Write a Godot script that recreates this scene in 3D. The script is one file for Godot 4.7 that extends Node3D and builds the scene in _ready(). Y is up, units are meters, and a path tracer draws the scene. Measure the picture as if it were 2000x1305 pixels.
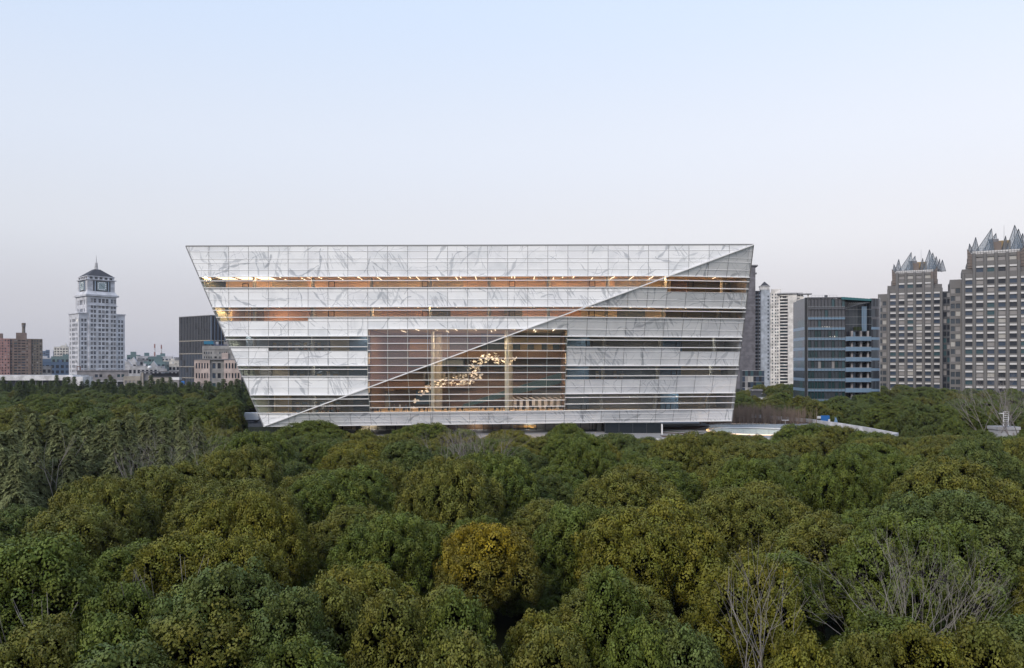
extends Node3D

# The photograph is 2000 x 1305; the lens has a focal length of 1556 of its pixels, the horizon lies at row 715
# and the drone hovers 20 m over the park. gx / gy turn such a reading at a known distance into metres.
const F := 1556.0
const HZ := 715.0
const EYE := 20.0

var R := RandomNumberGenerator.new()
var taken := {}
var M := {}
var cached := {}


func gx(px: float, d: float) -> float:
	return (px - 1000.0) * d / F


func gy(py: float, d: float) -> float:
	return EYE + (HZ - py) * d / F


class MB:
	var v := PackedVector3Array()
	var uv := PackedVector2Array()
	var c := PackedColorArray()
	var n := PackedVector3Array()

	func tri(a: Vector3, b: Vector3, d: Vector3) -> void:
		v.append(a); v.append(b); v.append(d)

	func quad(a: Vector3, b: Vector3, d: Vector3, e: Vector3) -> void:
		tri(a, b, d)
		tri(a, d, e)

	func hexa(p: Array) -> void:   # 0-3 one face, 4-7 the opposite one
		quad(p[0], p[1], p[2], p[3])
		quad(p[7], p[6], p[5], p[4])
		quad(p[0], p[4], p[5], p[1])
		quad(p[1], p[5], p[6], p[2])
		quad(p[2], p[6], p[7], p[3])
		quad(p[3], p[7], p[4], p[0])

	func box(m: Vector3, s: Vector3, b := Basis()) -> void:
		var h := s / 2.0
		var p := []
		for q in [Vector3(-1, -1, 1), Vector3(-1, 1, 1), Vector3(1, 1, 1), Vector3(1, -1, 1), Vector3(-1, -1, -1), Vector3(-1, 1, -1), Vector3(1, 1, -1), Vector3(1, -1, -1)]:
			p.append(m + b * (q * h))
		hexa(p)

	func span(lo: Vector3, hi: Vector3) -> void:
		box((lo + hi) / 2.0, (hi - lo).abs())

	func bar(a: Vector3, b: Vector3, w: float, h := -1.0) -> void:
		if a.distance_to(b) < 0.001:
			return
		if h < 0.0:
			h = w
		var z := (b - a).normalized()
		var up := Vector3.UP if absf(z.y) < 0.95 else Vector3.RIGHT
		var x := up.cross(z).normalized()
		var y := z.cross(x)
		box((a + b) / 2.0, Vector3(w, h, a.distance_to(b)), Basis(x, y, z))

	func tube(a: Vector3, b: Vector3, ra: float, rb: float, n := 6, caps := false) -> void:
		var z := (b - a).normalized()
		var up := Vector3.UP if absf(z.y) < 0.95 else Vector3.RIGHT
		var x := up.cross(z).normalized()
		var y := z.cross(x)
		for i in n:
			var t0 := TAU * i / n
			var t1 := TAU * (i + 1) / n
			var d0 := x * cos(t0) + y * sin(t0)
			var d1 := x * cos(t1) + y * sin(t1)
			quad(a + d0 * ra, a + d1 * ra, b + d1 * rb, b + d0 * rb)
			if caps:
				tri(a, a + d1 * ra, a + d0 * ra)
				tri(b, b + d0 * rb, b + d1 * rb)

	func prism(poly: PackedVector2Array, y0: float, y1: float) -> void:   # poly in x, z
		var t := Geometry2D.triangulate_polygon(poly)
		for i in range(0, t.size(), 3):
			var a := poly[t[i]]
			var b := poly[t[i + 1]]
			var d := poly[t[i + 2]]
			tri(Vector3(a.x, y1, a.y), Vector3(b.x, y1, b.y), Vector3(d.x, y1, d.y))
			tri(Vector3(a.x, y0, a.y), Vector3(d.x, y0, d.y), Vector3(b.x, y0, b.y))
		for i in poly.size():
			var a := poly[i]
			var b := poly[(i + 1) % poly.size()]
			quad(Vector3(a.x, y0, a.y), Vector3(a.x, y1, a.y), Vector3(b.x, y1, b.y), Vector3(b.x, y0, b.y))

	func done() -> ArrayMesh:
		var a := []
		a.resize(Mesh.ARRAY_MAX)
		a[Mesh.ARRAY_VERTEX] = v
		if uv.size() == v.size():
			a[Mesh.ARRAY_TEX_UV] = uv
		if c.size() == v.size():
			a[Mesh.ARRAY_COLOR] = c
		if n.size() == v.size():
			a[Mesh.ARRAY_NORMAL] = n
		var m := ArrayMesh.new()
		m.add_surface_from_arrays(Mesh.PRIMITIVE_TRIANGLES, a)
		return m


func numbered(n: String) -> String:
	if not taken.has(n):
		taken[n] = 0
		return n
	taken[n] += 1
	return "%s_%03d" % [n, taken[n]]


func tag(o: Node3D, label: String, category: String, group := "") -> void:
	o.set_meta("label", label)
	o.set_meta("category", category)
	if group:
		o.set_meta("group", group)


func thing(called: String, label: String, category: String, at := Vector3.ZERO, turn := 0.0, group := "") -> Node3D:
	var o := Node3D.new()
	o.name = numbered(called)
	add_child(o)
	o.position = at
	o.rotation.y = turn
	tag(o, label, category, group)
	return o


func part(parent: Node, called: String, mesh: Mesh, m: Material, xf := Transform3D()) -> MeshInstance3D:
	var o := MeshInstance3D.new()
	o.name = called
	o.mesh = mesh
	o.material_override = m
	o.transform = xf
	parent.add_child(o, true)
	return o


func struct(called: String, mesh: Mesh, m: Material, kind := "structure") -> MeshInstance3D:
	var o := MeshInstance3D.new()
	o.name = numbered(called)
	o.mesh = mesh
	o.material_override = m
	o.set_meta("kind", kind)
	add_child(o)
	return o


func copy(o: Node3D, label: String, at: Vector3, turn := 0.0, size := Vector3.ONE) -> Node3D:
	var c: Node3D = o.duplicate()
	var base := String(o.name)
	if base.right(3).is_valid_int() and base.right(4).begins_with("_"):
		base = base.left(base.length() - 4)
	c.name = numbered(base)
	add_child(c)
	c.position = at
	c.rotation.y = turn
	c.scale = size
	c.set_meta("label", label)
	return c


func bx(s: Vector3) -> BoxMesh:
	var k := s.snapped(Vector3.ONE * 0.001)
	if not cached.has(k):
		var b := BoxMesh.new()
		b.size = k
		cached[k] = b
	return cached[k]


func ordinal(n: int) -> String:
	var one := ["", "first", "second", "third", "fourth", "fifth", "sixth", "seventh", "eighth", "ninth", "tenth", "eleventh", "twelfth", "thirteenth", "fourteenth", "fifteenth", "sixteenth", "seventeenth", "eighteenth", "nineteenth"]
	if n < 20:
		return one[n]
	var ten := ["", "", "twenty", "thirty", "forty", "fifty", "sixty", "seventy", "eighty", "ninety"]
	if n % 10 == 0:
		return (ten[n / 10] as String).left(-1) + "ieth"
	return "%s-%s" % [ten[n / 10], one[n % 10]]


func at(p: Vector3) -> Transform3D:
	return Transform3D(Basis(), p)


func boxpart(parent: Node, called: String, lo: Vector3, hi: Vector3, m: Material) -> MeshInstance3D:
	return part(parent, called, bx((hi - lo).abs()), m, at((lo + hi) / 2.0))


func mat(key: String, lin: Color, rough := 0.8, metal := 0.0, spec := 0.5, grain := "") -> StandardMaterial3D:
	var m := StandardMaterial3D.new()
	m.resource_name = key
	m.albedo_color = lin.linear_to_srgb()
	m.roughness = rough
	m.metallic = metal
	m.metallic_specular = spec
	if grain:
		m.albedo_texture = M[grain]
		m.uv1_triplanar = true
		m.uv1_world_triplanar = true
		m.uv1_scale = Vector3.ONE * (0.03 if grain == "stain" else 0.35)
	M[key] = m
	return m


func pane(key: String, tint: Color, alpha: float) -> StandardMaterial3D:
	var m := mat(key, tint, 0.02, 0.0, 0.5)
	m.transparency = BaseMaterial3D.TRANSPARENCY_ALPHA
	m.albedo_color.a = alpha
	return m


func glow(key: String, lin: Color, energy: float) -> StandardMaterial3D:
	var m := mat(key, Color(0.8, 0.8, 0.8), 0.6)
	m.emission_enabled = true
	m.emission = lin.linear_to_srgb()
	m.emission_energy_multiplier = energy
	return m


func noise_texture(freq: float, lo: float, hi: float, seed_: int, octaves := 4) -> NoiseTexture2D:
	var n := FastNoiseLite.new()
	n.seed = seed_
	n.frequency = freq
	n.fractal_octaves = octaves
	var g := Gradient.new()
	g.offsets = PackedFloat32Array([0.25, 0.75])
	g.colors = PackedColorArray([Color(lo, lo, lo), Color(hi, hi, hi)])
	var t := NoiseTexture2D.new()
	t.width = 512
	t.height = 512
	t.seamless = true
	t.noise = n
	t.color_ramp = g
	return t


func sky_image() -> Image:
	# linear radiance of a clear dusk sky: mauve haze low down, pale band at ten degrees, blue above
	var w := 512
	var h := 256
	var im := Image.create_empty(w, h, false, Image.FORMAT_RGBF)
	var e := [-2.0, 0.0, 4.0, 9.0, 15.0, 24.0, 45.0, 90.0]
	var k := [Color(0.49, 0.48, 0.51), Color(0.515, 0.505, 0.54), Color(0.605, 0.597, 0.635), Color(0.72, 0.735, 0.785), Color(0.715, 0.765, 0.865), Color(0.625, 0.73, 0.905), Color(0.50, 0.65, 0.90), Color(0.40, 0.54, 0.80)]
	for j in h:
		var up := 90.0 - (j + 0.5) * 180.0 / h
		var s := k[0] as Color
		if up < 0.0:
			s = Color(0.10, 0.11, 0.09)
		else:
			for i in range(1, e.size()):
				if up <= e[i]:
					var t = smoothstep(0.0, 1.0, (up - e[i - 1]) / (e[i] - e[i - 1])) * 0.4 + 0.6 * (up - e[i - 1]) / (e[i] - e[i - 1])
					s = (k[i - 1] as Color).lerp(k[i], clampf(t, 0.0, 1.0))
					break
		for i in w:
			var az := (float(i) + 0.5) / w * TAU - PI      # 0 looks along -z; side is + to the right
			var side := -sin(az)                             # right brighter and whiter, left a little deeper
			var c := s
			if up > 0.0:
				var q := 1.0 + 0.13 * side * clampf(1.0 - up / 60.0, 0.0, 1.0)
				c = Color(s.r * q * (1.0 + 0.05 * side), s.g * q * (1.0 + 0.015 * side), s.b * q * (1.0 - 0.02 * side))
			im.set_pixel(i, j, c)
	return im


func _ready() -> void:
	R.seed = 20
	# ---- camera, sky, sun, exposure
	var cam := Camera3D.new()
	cam.name = "camera"
	cam.projection = Camera3D.PROJECTION_FRUSTUM
	cam.near = 0.5
	cam.far = 9000.0
	cam.size = 2.0 * cam.near * 652.5 / F
	cam.frustum_offset = Vector2(0.0, cam.near * (HZ - 652.5) / F)
	cam.position = Vector3(0, EYE, 0)
	add_child(cam)
	cam.current = true
	var sky_mat := PanoramaSkyMaterial.new()
	sky_mat.panorama = ImageTexture.create_from_image(sky_image())
	var sky := Sky.new()
	sky.sky_material = sky_mat
	var env := Environment.new()
	env.background_mode = Environment.BG_SKY
	env.sky = sky
	env.background_energy_multiplier = 0.745
	env.tonemap_mode = Environment.TONE_MAPPER_LINEAR
	env.tonemap_exposure = 1.51
	env.sdfgi_enabled = true
	env.ssao_enabled = true
	env.ssil_enabled = true
	if HAZE > 0.0:
		env.fog_enabled = true
		env.fog_density = HAZE
		env.fog_light_color = Color(0.80, 0.80, 0.86)
	var we := WorldEnvironment.new()
	we.name = "world"
	we.environment = env
	add_child(we)
	var sun := DirectionalLight3D.new()
	sun.name = "sun"
	sun.light_color = Color(1.0, 0.95, 0.89)
	sun.light_energy = 0.5
	sun.light_angular_distance = 24.0
	sun.shadow_enabled = true
	add_child(sun)
	sun.look_at_from_position(Vector3(-0.50, 0.60, 0.68) * 100.0, Vector3.ZERO)
	materials()
	ground()
	library()
	plaza()
	far_left()
	far_right()
	people_and_furniture()
	trees()


const HAZE := 0.00006


func materials() -> void:
	M["stain"] = noise_texture(0.012, 0.82, 1.0, 5)
	M["fine"] = noise_texture(0.05, 0.75, 1.0, 9, 5)
	mat("soil", Color(0.030, 0.034, 0.016), 0.95, 0.0, 0.2, "fine")
	mat("asphalt", Color(0.06, 0.06, 0.065), 0.9, 0.0, 0.3, "fine")
	mat("white_paint", Color(0.78, 0.78, 0.79), 0.35)
	mat("white_wall", Color(0.72, 0.71, 0.72), 0.8, 0.0, 0.3, "stain")
	mat("pale_grey", Color(0.46, 0.46, 0.48), 0.75, 0.0, 0.3, "stain")
	mat("mid_grey", Color(0.24, 0.24, 0.26), 0.75, 0.0, 0.3, "stain")
	mat("dark_grey", Color(0.06, 0.063, 0.07), 0.5)
	mat("black_metal", Color(0.02, 0.021, 0.023), 0.4)
	mat("steel", Color(0.32, 0.33, 0.35), 0.4, 0.4)
	mat("window_dark", Color(0.022, 0.026, 0.034), 0.12)
	mat("window_blue", Color(0.045, 0.065, 0.10), 0.12)
	mat("window_blind", Color(0.26, 0.25, 0.25), 0.35)
	mat("window_pale", Color(0.40, 0.39, 0.37), 0.4)
	mat("window_teal", Color(0.04, 0.085, 0.10), 0.1)
	mat("bark", Color(0.09, 0.07, 0.055), 0.9, 0.0, 0.2, "fine")
	mat("pale_bark", Color(0.25, 0.228, 0.21), 0.85, 0.0, 0.3)
	mat("grey_bark", Color(0.23, 0.205, 0.20), 0.85, 0.0, 0.3)
	glow("window_lit", Color(1.0, 0.9, 0.66), 0.75)


func ground() -> void:
	var b := MB.new()
	b.quad(Vector3(-6000, 0, 500), Vector3(-6000, 0, -8000), Vector3(6000, 0, -8000), Vector3(6000, 0, 500))
	struct("ground", b.done(), M.soil)
	b = MB.new()      # a paved park road that shows between the crowns on the right
	b.quad(Vector3(14, 0.004, -116), Vector3(14, 0.004, -127), Vector3(80, 0.004, -127), Vector3(80, 0.004, -116))
	struct("park_road", b.done(), mat("pale_paving", Color(0.40, 0.40, 0.42), 0.85, 0.0, 0.3, "fine"))
	b = MB.new()
	b.quad(Vector3(-130, 0.004, -262), Vector3(-130, 0.004, -296), Vector3(-60, 0.004, -296), Vector3(-60, 0.004, -262))
	struct("service_yard_paving", b.done(), M.asphalt)


# ------------------------------------------------------------------ the library
const TL := Vector3(-73.3, 46.92, -179.0)
const TR := Vector3(53.6, 46.92, -176.7)
const BL := Vector3(-55.8, 6.43, -179.0)
const BR := Vector3(54.5, 6.43, -197.4)
const LB := Vector3(-4.0, 4.0, -190.0)     # the thing's base
const MODULE := 4.475
const FIRST := -68.1
const BACK := -224.0
var up_plane := Plane(TL, TR, BL)
var low_plane := Plane(BL, TR, BR)


func mx(k: float) -> float:
	return FIRST + MODULE * k


func fy(py: float) -> float:      # height of a facade line
	return EYE + (HZ - py) * 0.11504


func is_upper(x: float, y: float) -> bool:
	return (y - BL.y) * (TR.x - BL.x) - (x - BL.x) * (TR.y - BL.y) >= 0.0


func face(x: float, y: float, upper: bool) -> Vector3:
	var p := up_plane if upper else low_plane
	return Vector3(x, y, (p.d - p.normal.x * x - p.normal.y * y) / p.normal.z)


func on_face(x: float, y: float) -> Vector3:
	return face(x, y, is_upper(x, y))


func left_x(y: float) -> float:
	return lerpf(BL.x, TL.x, (y - BL.y) / (TL.y - BL.y))


func right_x(y: float) -> float:
	return lerpf(BR.x, TR.x, (y - BR.y) / (TR.y - BR.y))


func fold_x(y: float) -> float:
	return lerpf(BL.x, TR.x, (y - BL.y) / (TR.y - BL.y))


func outward(upper: bool) -> Vector3:
	var n := up_plane.normal if upper else low_plane.normal
	return n if n.z > 0.0 else -n


func rail(b: MB, x0: float, x1: float, y: float, h: float, deep: float) -> void:
	# a horizontal fin that follows the facade, bent where it crosses the fold
	var f := fold_x(y)
	var runs := []
	if x0 < f and x1 > f:
		runs = [[x0, f, true], [f, x1, false]]
	else:
		runs = [[x0, x1, (x0 + x1) / 2.0 < f]]
	for q in runs:
		# x < fold lies on the upper plane at this height
		var p0 := face(q[0], y, q[2])
		var p1 := face(q[1], y, q[2])
		var out := Vector3(0, 0, deep)
		var up := Vector3(0, h / 2.0, 0)
		var back := Vector3(0, 0, -0.06)
		b.hexa([p0 + back - up, p0 + back + up, p1 + back + up, p1 + back - up, p0 + out - up, p0 + out + up, p1 + out + up, p1 + out - up])


func panel_mesh(poly: PackedVector2Array, upper: bool, thick: float, rise := 0.0) -> MB:
	var b := MB.new()
	var n := outward(upper)
	var front := []
	var back := []
	for q in poly:
		var p := face(q.x, q.y, upper) + n * rise
		front.append(p - LB)
		back.append(p - n * thick - LB)
	for i in range(1, poly.size() - 1):
		b.tri(front[0], front[i], front[i + 1])
		for j in [0, i, i + 1]:
			b.uv.append(Vector2((poly[j].x + 74.0) / 129.0, (47.5 - poly[j].y) / 41.5))
	for i in poly.size():
		var j := (i + 1) % poly.size()
		b.quad(front[i], front[j], back[j], back[i])
		for s in [i, j, j, i, j, i]:
			b.uv.append(Vector2((poly[s].x + 74.0) / 129.0, (47.5 - poly[s].y) / 41.5))
	return b


func marble() -> Texture2D:
	# printed marble: long branching veins, bundles of slanting streaks and hairlines
	var w := 2048
	var h := 660
	var s := 2048.0 / 129.0
	var a := PackedFloat32Array()
	a.resize(w * h)
	var r := RandomNumberGenerator.new()
	r.seed = 77
	var strokes := []
	for i in 230:
		var p := Vector2(r.randf() * 129.0, r.randf() * 41.5)
		var lean := -1.0 if r.randf() < 0.55 else 1.0
		strokes.append([p, lean * r.randf_range(0.55, 1.25), r.randf_range(2.5, 8.0), r.randf_range(0.14, 0.50), r.randf_range(0.25, 0.6), 0.42])
	for i in 85:
		var p := Vector2(r.randf() * 129.0, r.randf() * 41.5)
		var ang := r.randf_range(0.85, 1.2)
		for j in r.randi_range(4, 9):
			strokes.append([p + Vector2(j * r.randf_range(0.28, 0.5), r.randf_range(-0.6, 0.6)), ang + r.randf_range(-0.06, 0.06), r.randf_range(1.6, 4.6), r.randf_range(0.10, 0.32), r.randf_range(0.15, 0.5), 0.12])
	for i in 760:
		strokes.append([Vector2(r.randf() * 129.0, r.randf() * 41.5), r.randf_range(-1.5, 1.5), r.randf_range(1.5, 6.0), r.randf_range(0.05, 0.11), r.randf_range(0.22, 0.6), 0.5])
	for q in strokes:
		var p: Vector2 = q[0]
		var ang: float = q[1]
		var long: float = q[2]
		var run := 0.0
		var drift := 0.0
		var wob := r.randf() * 9.0
		while run < long:
			var taper := sin(PI * clampf(run / long, 0.03, 0.97))
			var rad: float = q[3] * s * (0.35 + 0.65 * taper) * (0.75 + 0.4 * sin(run * 2.3 + wob))
			rad = maxf(rad, 0.7)
			var cx := p.x * s
			var cy := p.y * s
			for y in range(maxi(0, int(cy - rad)), mini(h, int(cy + rad) + 2)):
				for x in range(int(cx - rad), int(cx + rad) + 2):
					if x < 0 or x >= w:
						continue
					var d := Vector2(x - cx, y - cy).length() / rad
					if d < 1.0:
						var v: float = q[4] * (1.0 - d * d * 0.8)
						if a[y * w + x] < v:
							a[y * w + x] = v
			drift = clampf(drift + r.randf_range(-1.0, 1.0) * q[5] * 0.35, -0.8, 0.8)
			p += Vector2(cos(ang + drift), sin(ang + drift)) * (1.1 / s)
			run += 1.1 / s
	var cloud := FastNoiseLite.new()
	cloud.seed = 4
	cloud.frequency = 0.012
	var bytes := PackedByteArray()
	bytes.resize(w * h * 3)
	var haze := PackedFloat32Array()
	for y in h / 4 + 1:
		for x in w / 4:
			haze.append(cloud.get_noise_2d(x * 4.0, y * 4.0))
	for y in h:
		for x in w:
			var k := y * w + x
			var v := minf(a[k] * 0.8 + maxf(0.0, haze[(y / 4) * (w / 4) + x / 4]) * 0.16, 0.75)
			bytes[k * 3] = int(243.0 - 128.0 * v)
			bytes[k * 3 + 1] = int(244.0 - 122.0 * v)
			bytes[k * 3 + 2] = int(246.0 - 114.0 * v)
	return ImageTexture.create_from_image(Image.create_from_data(w, h, false, Image.FORMAT_RGB8, bytes))


func area(poly: PackedVector2Array) -> float:
	var s := 0.0
	for i in poly.size():
		var p := poly[i]
		var q := poly[(i + 1) % poly.size()]
		s += p.x * q.y - q.x * p.y
	return absf(s) / 2.0


func slab_outline(y: float, inset: float, x0 := -999.0, x1 := 999.0, back := BACK) -> PackedVector2Array:
	var l := maxf(left_x(y) + inset, x0)
	var r := minf(right_x(y) - inset, x1)
	var f := fold_x(y)
	var o := PackedVector2Array([Vector2(l, on_face(l, y).z - inset)])
	if f > l + 0.2 and f < r - 0.2:
		o.append(Vector2(f, on_face(f, y).z - inset))
	o.append(Vector2(r, on_face(r, y).z - inset))
	o.append(Vector2(r, back))
	o.append(Vector2(l, back))
	return o


func library() -> void:
	var root := thing("library_building", "wide white marble patterned library with a slanting glass front", "library", LB)
	var off := at(-LB)
	var mm := mat("marble", Color(0.85, 0.85, 0.85), 0.22, 0.0, 0.5)
	mm.albedo_color = Color.WHITE
	mm.albedo_texture = marble()
	mm.clearcoat_enabled = true
	mm.clearcoat = 0.5
	mm.clearcoat_roughness = 0.04
	var mm2: StandardMaterial3D = mm.duplicate()
	mm2.albedo_color = Color(0.975, 0.975, 0.98)
	var mm3: StandardMaterial3D = mm.duplicate()
	mm3.albedo_color = Color(0.945, 0.95, 0.955)
	pane("clear_glass", Color(0.55, 0.60, 0.60), 0.07)
	pane("reflection_tinted_glass", Color(0.42, 0.34, 0.37), 0.27)  # pinkish sky reflection put into the tint of the upper hall panes
	mat("fin_white", Color(0.80, 0.80, 0.81), 0.35)
	mat("joint_grey", Color(0.24, 0.24, 0.25), 0.5, 0.3)
	mat("pale_rail", Color(0.40, 0.43, 0.41), 0.45)
	# --- rows of panels, by the photograph's rows on the upper plane
	var rows := [480.8, 491.6, 506.0, 513.6, 528.0, 541.0, 549.0, 562.7, 570.3, 585.7, 600.0, 606.5, 620.0, 627.5, 643.0, 656.8, 663.5, 677.6, 686.0, 699.7, 714.4, 721.5, 735.0, 742.6, 757.3, 771.7, 779.4, 793.0, 807.0, 815.6, 826.0, 833.2]
	var open := [5, 6, 10, 11, 15, 16, 20, 21, 25, 26, 27]
	var hall := [643.0, 656.8, 671.0, 685.0, 699.5, 714.0, 728.0, 742.6, 757.0, 771.5, 784.6, 797.4, 809.0]
	var up_poly := PackedVector2Array([Vector2(TL.x, TL.y), Vector2(TR.x, TR.y), Vector2(BL.x, BL.y)])
	var low_poly := PackedVector2Array([Vector2(BL.x, BL.y), Vector2(TR.x, TR.y), Vector2(BR.x, BR.y)])
	var marbles := []
	var panes := []
	var hall_panes := []
	for k in range(-2, 28):
		for j in rows.size() - 1:
			if k >= 8 and k < 18 and j >= 14 and j <= 27:
				continue
			var clear: bool = j in open
			if (j == 12 and k < 5) or (j == 17 and ((k >= 3 and k < 8) or k >= 24)) or (j == 7 and k >= 23) or (j == 22 and k >= 18 and k < 23):
				clear = true
			var x1 := mx(k + 1) if k < 27 else mx(k + 2)
			var cell := PackedVector2Array([Vector2(mx(k) + 0.035, fy(rows[j]) - 0.03), Vector2(x1 - 0.035, fy(rows[j]) - 0.03), Vector2(x1 - 0.035, fy(rows[j + 1]) + 0.03), Vector2(mx(k) + 0.035, fy(rows[j + 1]) + 0.03)])
			for upper in [true, false]:
				for poly in Geometry2D.intersect_polygons(cell, up_poly if upper else low_poly):
					if area(poly) < 0.02 or poly.size() < 3:
						continue
					(panes if clear else marbles).append([area(poly), poly, upper])
	for k in range(8, 18):
		for j in hall.size() - 1:
			var cell := PackedVector2Array([Vector2(mx(k) + 0.05, fy(hall[j]) - 0.05), Vector2(mx(k + 1) - 0.05, fy(hall[j]) - 0.05), Vector2(mx(k + 1) - 0.05, fy(hall[j + 1]) + 0.05), Vector2(mx(k) + 0.05, fy(hall[j + 1]) + 0.05)])
			for upper in [true, false]:
				for poly in Geometry2D.intersect_polygons(cell, up_poly if upper else low_poly):
					if area(poly) > 0.02:
						hall_panes.append([area(poly), poly, upper])
	marbles.sort_custom(func(p, q): return p[0] > q[0])
	var rest := MB.new()
	for i in marbles.size():
		var b := panel_mesh(marbles[i][1], marbles[i][2], 0.08, R.randf_range(0.0, 0.006))
		if i < 300:
			part(root, "marble_panel", b.done(), mm if R.randf() < 0.55 else (mm2 if R.randf() < 0.6 else mm3))
		else:
			rest.v.append_array(b.v)
			rest.uv.append_array(b.uv)
	part(root, "small_marble_panels", rest.done(), mm).set_meta("kind", "stuff")
	for q in panes:
		part(root, "glass_pane", sheet(q[1], q[2]), M.clear_glass)
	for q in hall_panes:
		part(root, "hall_pane", sheet(q[1], q[2]), M.reflection_tinted_glass if q[2] else M.clear_glass)
	# --- white horizontal fins
	for j in rows.size():
		var y := fy(rows[j])
		var strong: bool = (j in open) or ((j - 1) in open)
		var h := 0.17 if strong else 0.075
		var deep := 0.30 if strong else 0.07
		if j == 0:
			y -= 0.1
		var runs := [[left_x(y), right_x(y)]]
		if j > 14 and j < 28:
			runs = [[left_x(y), mx(8)], [mx(18), right_x(y)]]
		for q in runs:
			var b := MB.new()
			rail(b, q[0], q[1], y, h, deep)
			part(root, "fin", b.done(), M.fin_white, off)
	for py in hall:
		var b := MB.new()
		rail(b, mx(8), mx(18), fy(py), 0.155, 0.26)
		part(root, "hall_fin", b.done(), M.fin_white, off)
	# --- upright joints
	for k in range(-1, 27):
		var x := mx(k)
		var top := fy(480.8)
		var low := fy(833.0)
		if x < BL.x:
			low = BL.y + (x - BL.x) / (TL.x - BL.x) * (TL.y - BL.y)
		var fold := BL.y + (x - BL.x) / (TR.x - BL.x) * (TR.y - BL.y)
		var b := MB.new()
		for q in [[top, maxf(fold, low), true], [minf(fold, top), low, false]]:
			if q[0] - q[1] > 0.1:
				b.bar(face(x, q[0], q[2]) + outward(q[2]) * 0.01, face(x, q[1], q[2]) + outward(q[2]) * 0.01, 0.055, 0.08)
		part(root, "mullion", b.done(), M.joint_grey, off)
		if k >= 8 and k <= 18:
			b = MB.new()
			var y0 := fy(643.0)
			var y1 := fy(809.0)
			for q in [[y0, clampf(fold, y1, y0), true], [clampf(fold, y1, y0), y1, false]]:
				if q[0] - q[1] > 0.1:
					b.bar(face(x, q[0], q[2]) + outward(q[2]) * 0.07, face(x, q[1], q[2]) + outward(q[2]) * 0.07, 0.10, 0.10)
			part(root, "hall_mullion", b.done(), M.pale_rail, off)
	# --- the fold, the edges and the coping
	var b := MB.new()
	b.bar(BL + Vector3(0, 0, 0.16), TR + Vector3(0, 0, 0.16), 0.24, 0.24)
	part(root, "fold_trim", b.done(), M.fin_white, off)
	for q in [["left_edge_trim", TL, BL], ["right_edge_trim", TR, BR], ["roof_coping", TL + Vector3(0, 0.06, 0.02), TR + Vector3(0, 0.06, 0.02)], ["bottom_edge_trim", BL, BR]]:
		b = MB.new()
		b.bar(q[1], q[2], 0.2, 0.2)
		part(root, q[0], b.done(), M.joint_grey if q[0] != "bottom_edge_trim" else M.fin_white, off)
	# --- window frames that open
	for q in [[480, 5, 553.5, 562], [649, 5, 549.5, 562], [831, 5, 549.5, 562], [1000, 5, 549.5, 562], [1155, 5, 549.5, 562], [1348, 5, 549.5, 562], [648, 5, 606.8, 619.6], [831, 5, 606.8, 619.6], [1000, 5, 606.8, 619.6], [1155, 5, 606.8, 619.6], [1343, 5, 606.8, 619.6], [1153, 5, 664, 677], [1337, 5, 664, 677], [481, 5, 722, 734.5], [1333, 5, 722, 734.5], [650, 5, 793.4, 806.6], [1148, 5, 793.4, 806.6], [1328, 5, 793.4, 806.6], [836, 5, 797.6, 808.8], [1001, 5, 797.6, 808.8]]:
		var x0 = (q[0] - 5.5 - 1000.0) * 0.11504
		var x1 = (q[0] + 5.5 - 1000.0) * 0.11504
		var y0 := fy(q[2]) - 0.08
		var y1 := fy(q[3]) + 0.08
		b = MB.new()
		var upper := is_upper((x0 + x1) / 2.0, (y0 + y1) / 2.0)
		var n := outward(upper) * 0.04
		for e in [[x0, y0, x1, y0], [x0, y1, x1, y1], [x0, y0, x0, y1], [x1, y0, x1, y1]]:
			b.bar(face(e[0], e[1], upper) + n, face(e[2], e[3], upper) + n, 0.16, 0.16)
		part(root, "opening_frame", b.done(), M.black_metal, off)
	# --- roof, sides, back, floors
	b = MB.new()
	b.prism(slab_outline(46.3, 0.15), 46.3, 46.8)
	b.prism(slab_outline(40.5, 0.3), 40.5, 46.29)
	part(root, "roof_slab", b.done(), M.pale_grey, off)
	mat("ceiling_tan", Color(0.50, 0.40, 0.30), 0.7)
	mat("floor_tan", Color(0.36, 0.26, 0.17), 0.5)
	mat("ceiling_pale", Color(0.42, 0.38, 0.33), 0.7)
	for q in [[40.3, 40.45, "ceiling_tan"], [33.6, 36.2, "ceiling_tan"], [28.3, 29.6, "ceiling_pale"]]:
		b = MB.new()
		b.prism(slab_outline(q[0], 0.5), q[0], q[1])
		part(root, "floor_slab", b.done(), M[q[2]], off)
	for q in [[20.5, 23.0], [13.9, 16.4], [27.0, 28.28]]:
		for e in [[-999.0, mx(8) - 0.2], [mx(18) + 0.2, 999.0]]:
			b = MB.new()
			b.prism(slab_outline(q[0], 0.5, e[0], e[1]), q[0], q[1])
			part(root, "floor_slab", b.done(), M.ceiling_pale, off)
	b = MB.new()
	b.prism(slab_outline(6.5, 0.12), 6.46, 9.2)
	part(root, "lowest_floor", b.done(), M.pale_grey, off)
	b = MB.new()
	b.prism(slab_outline(9.3, 0.45), 9.21, 9.3)
	part(root, "wooden_floor", b.done(), mat("oak_floor", Color(0.50, 0.34, 0.17), 0.45), off)
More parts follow.
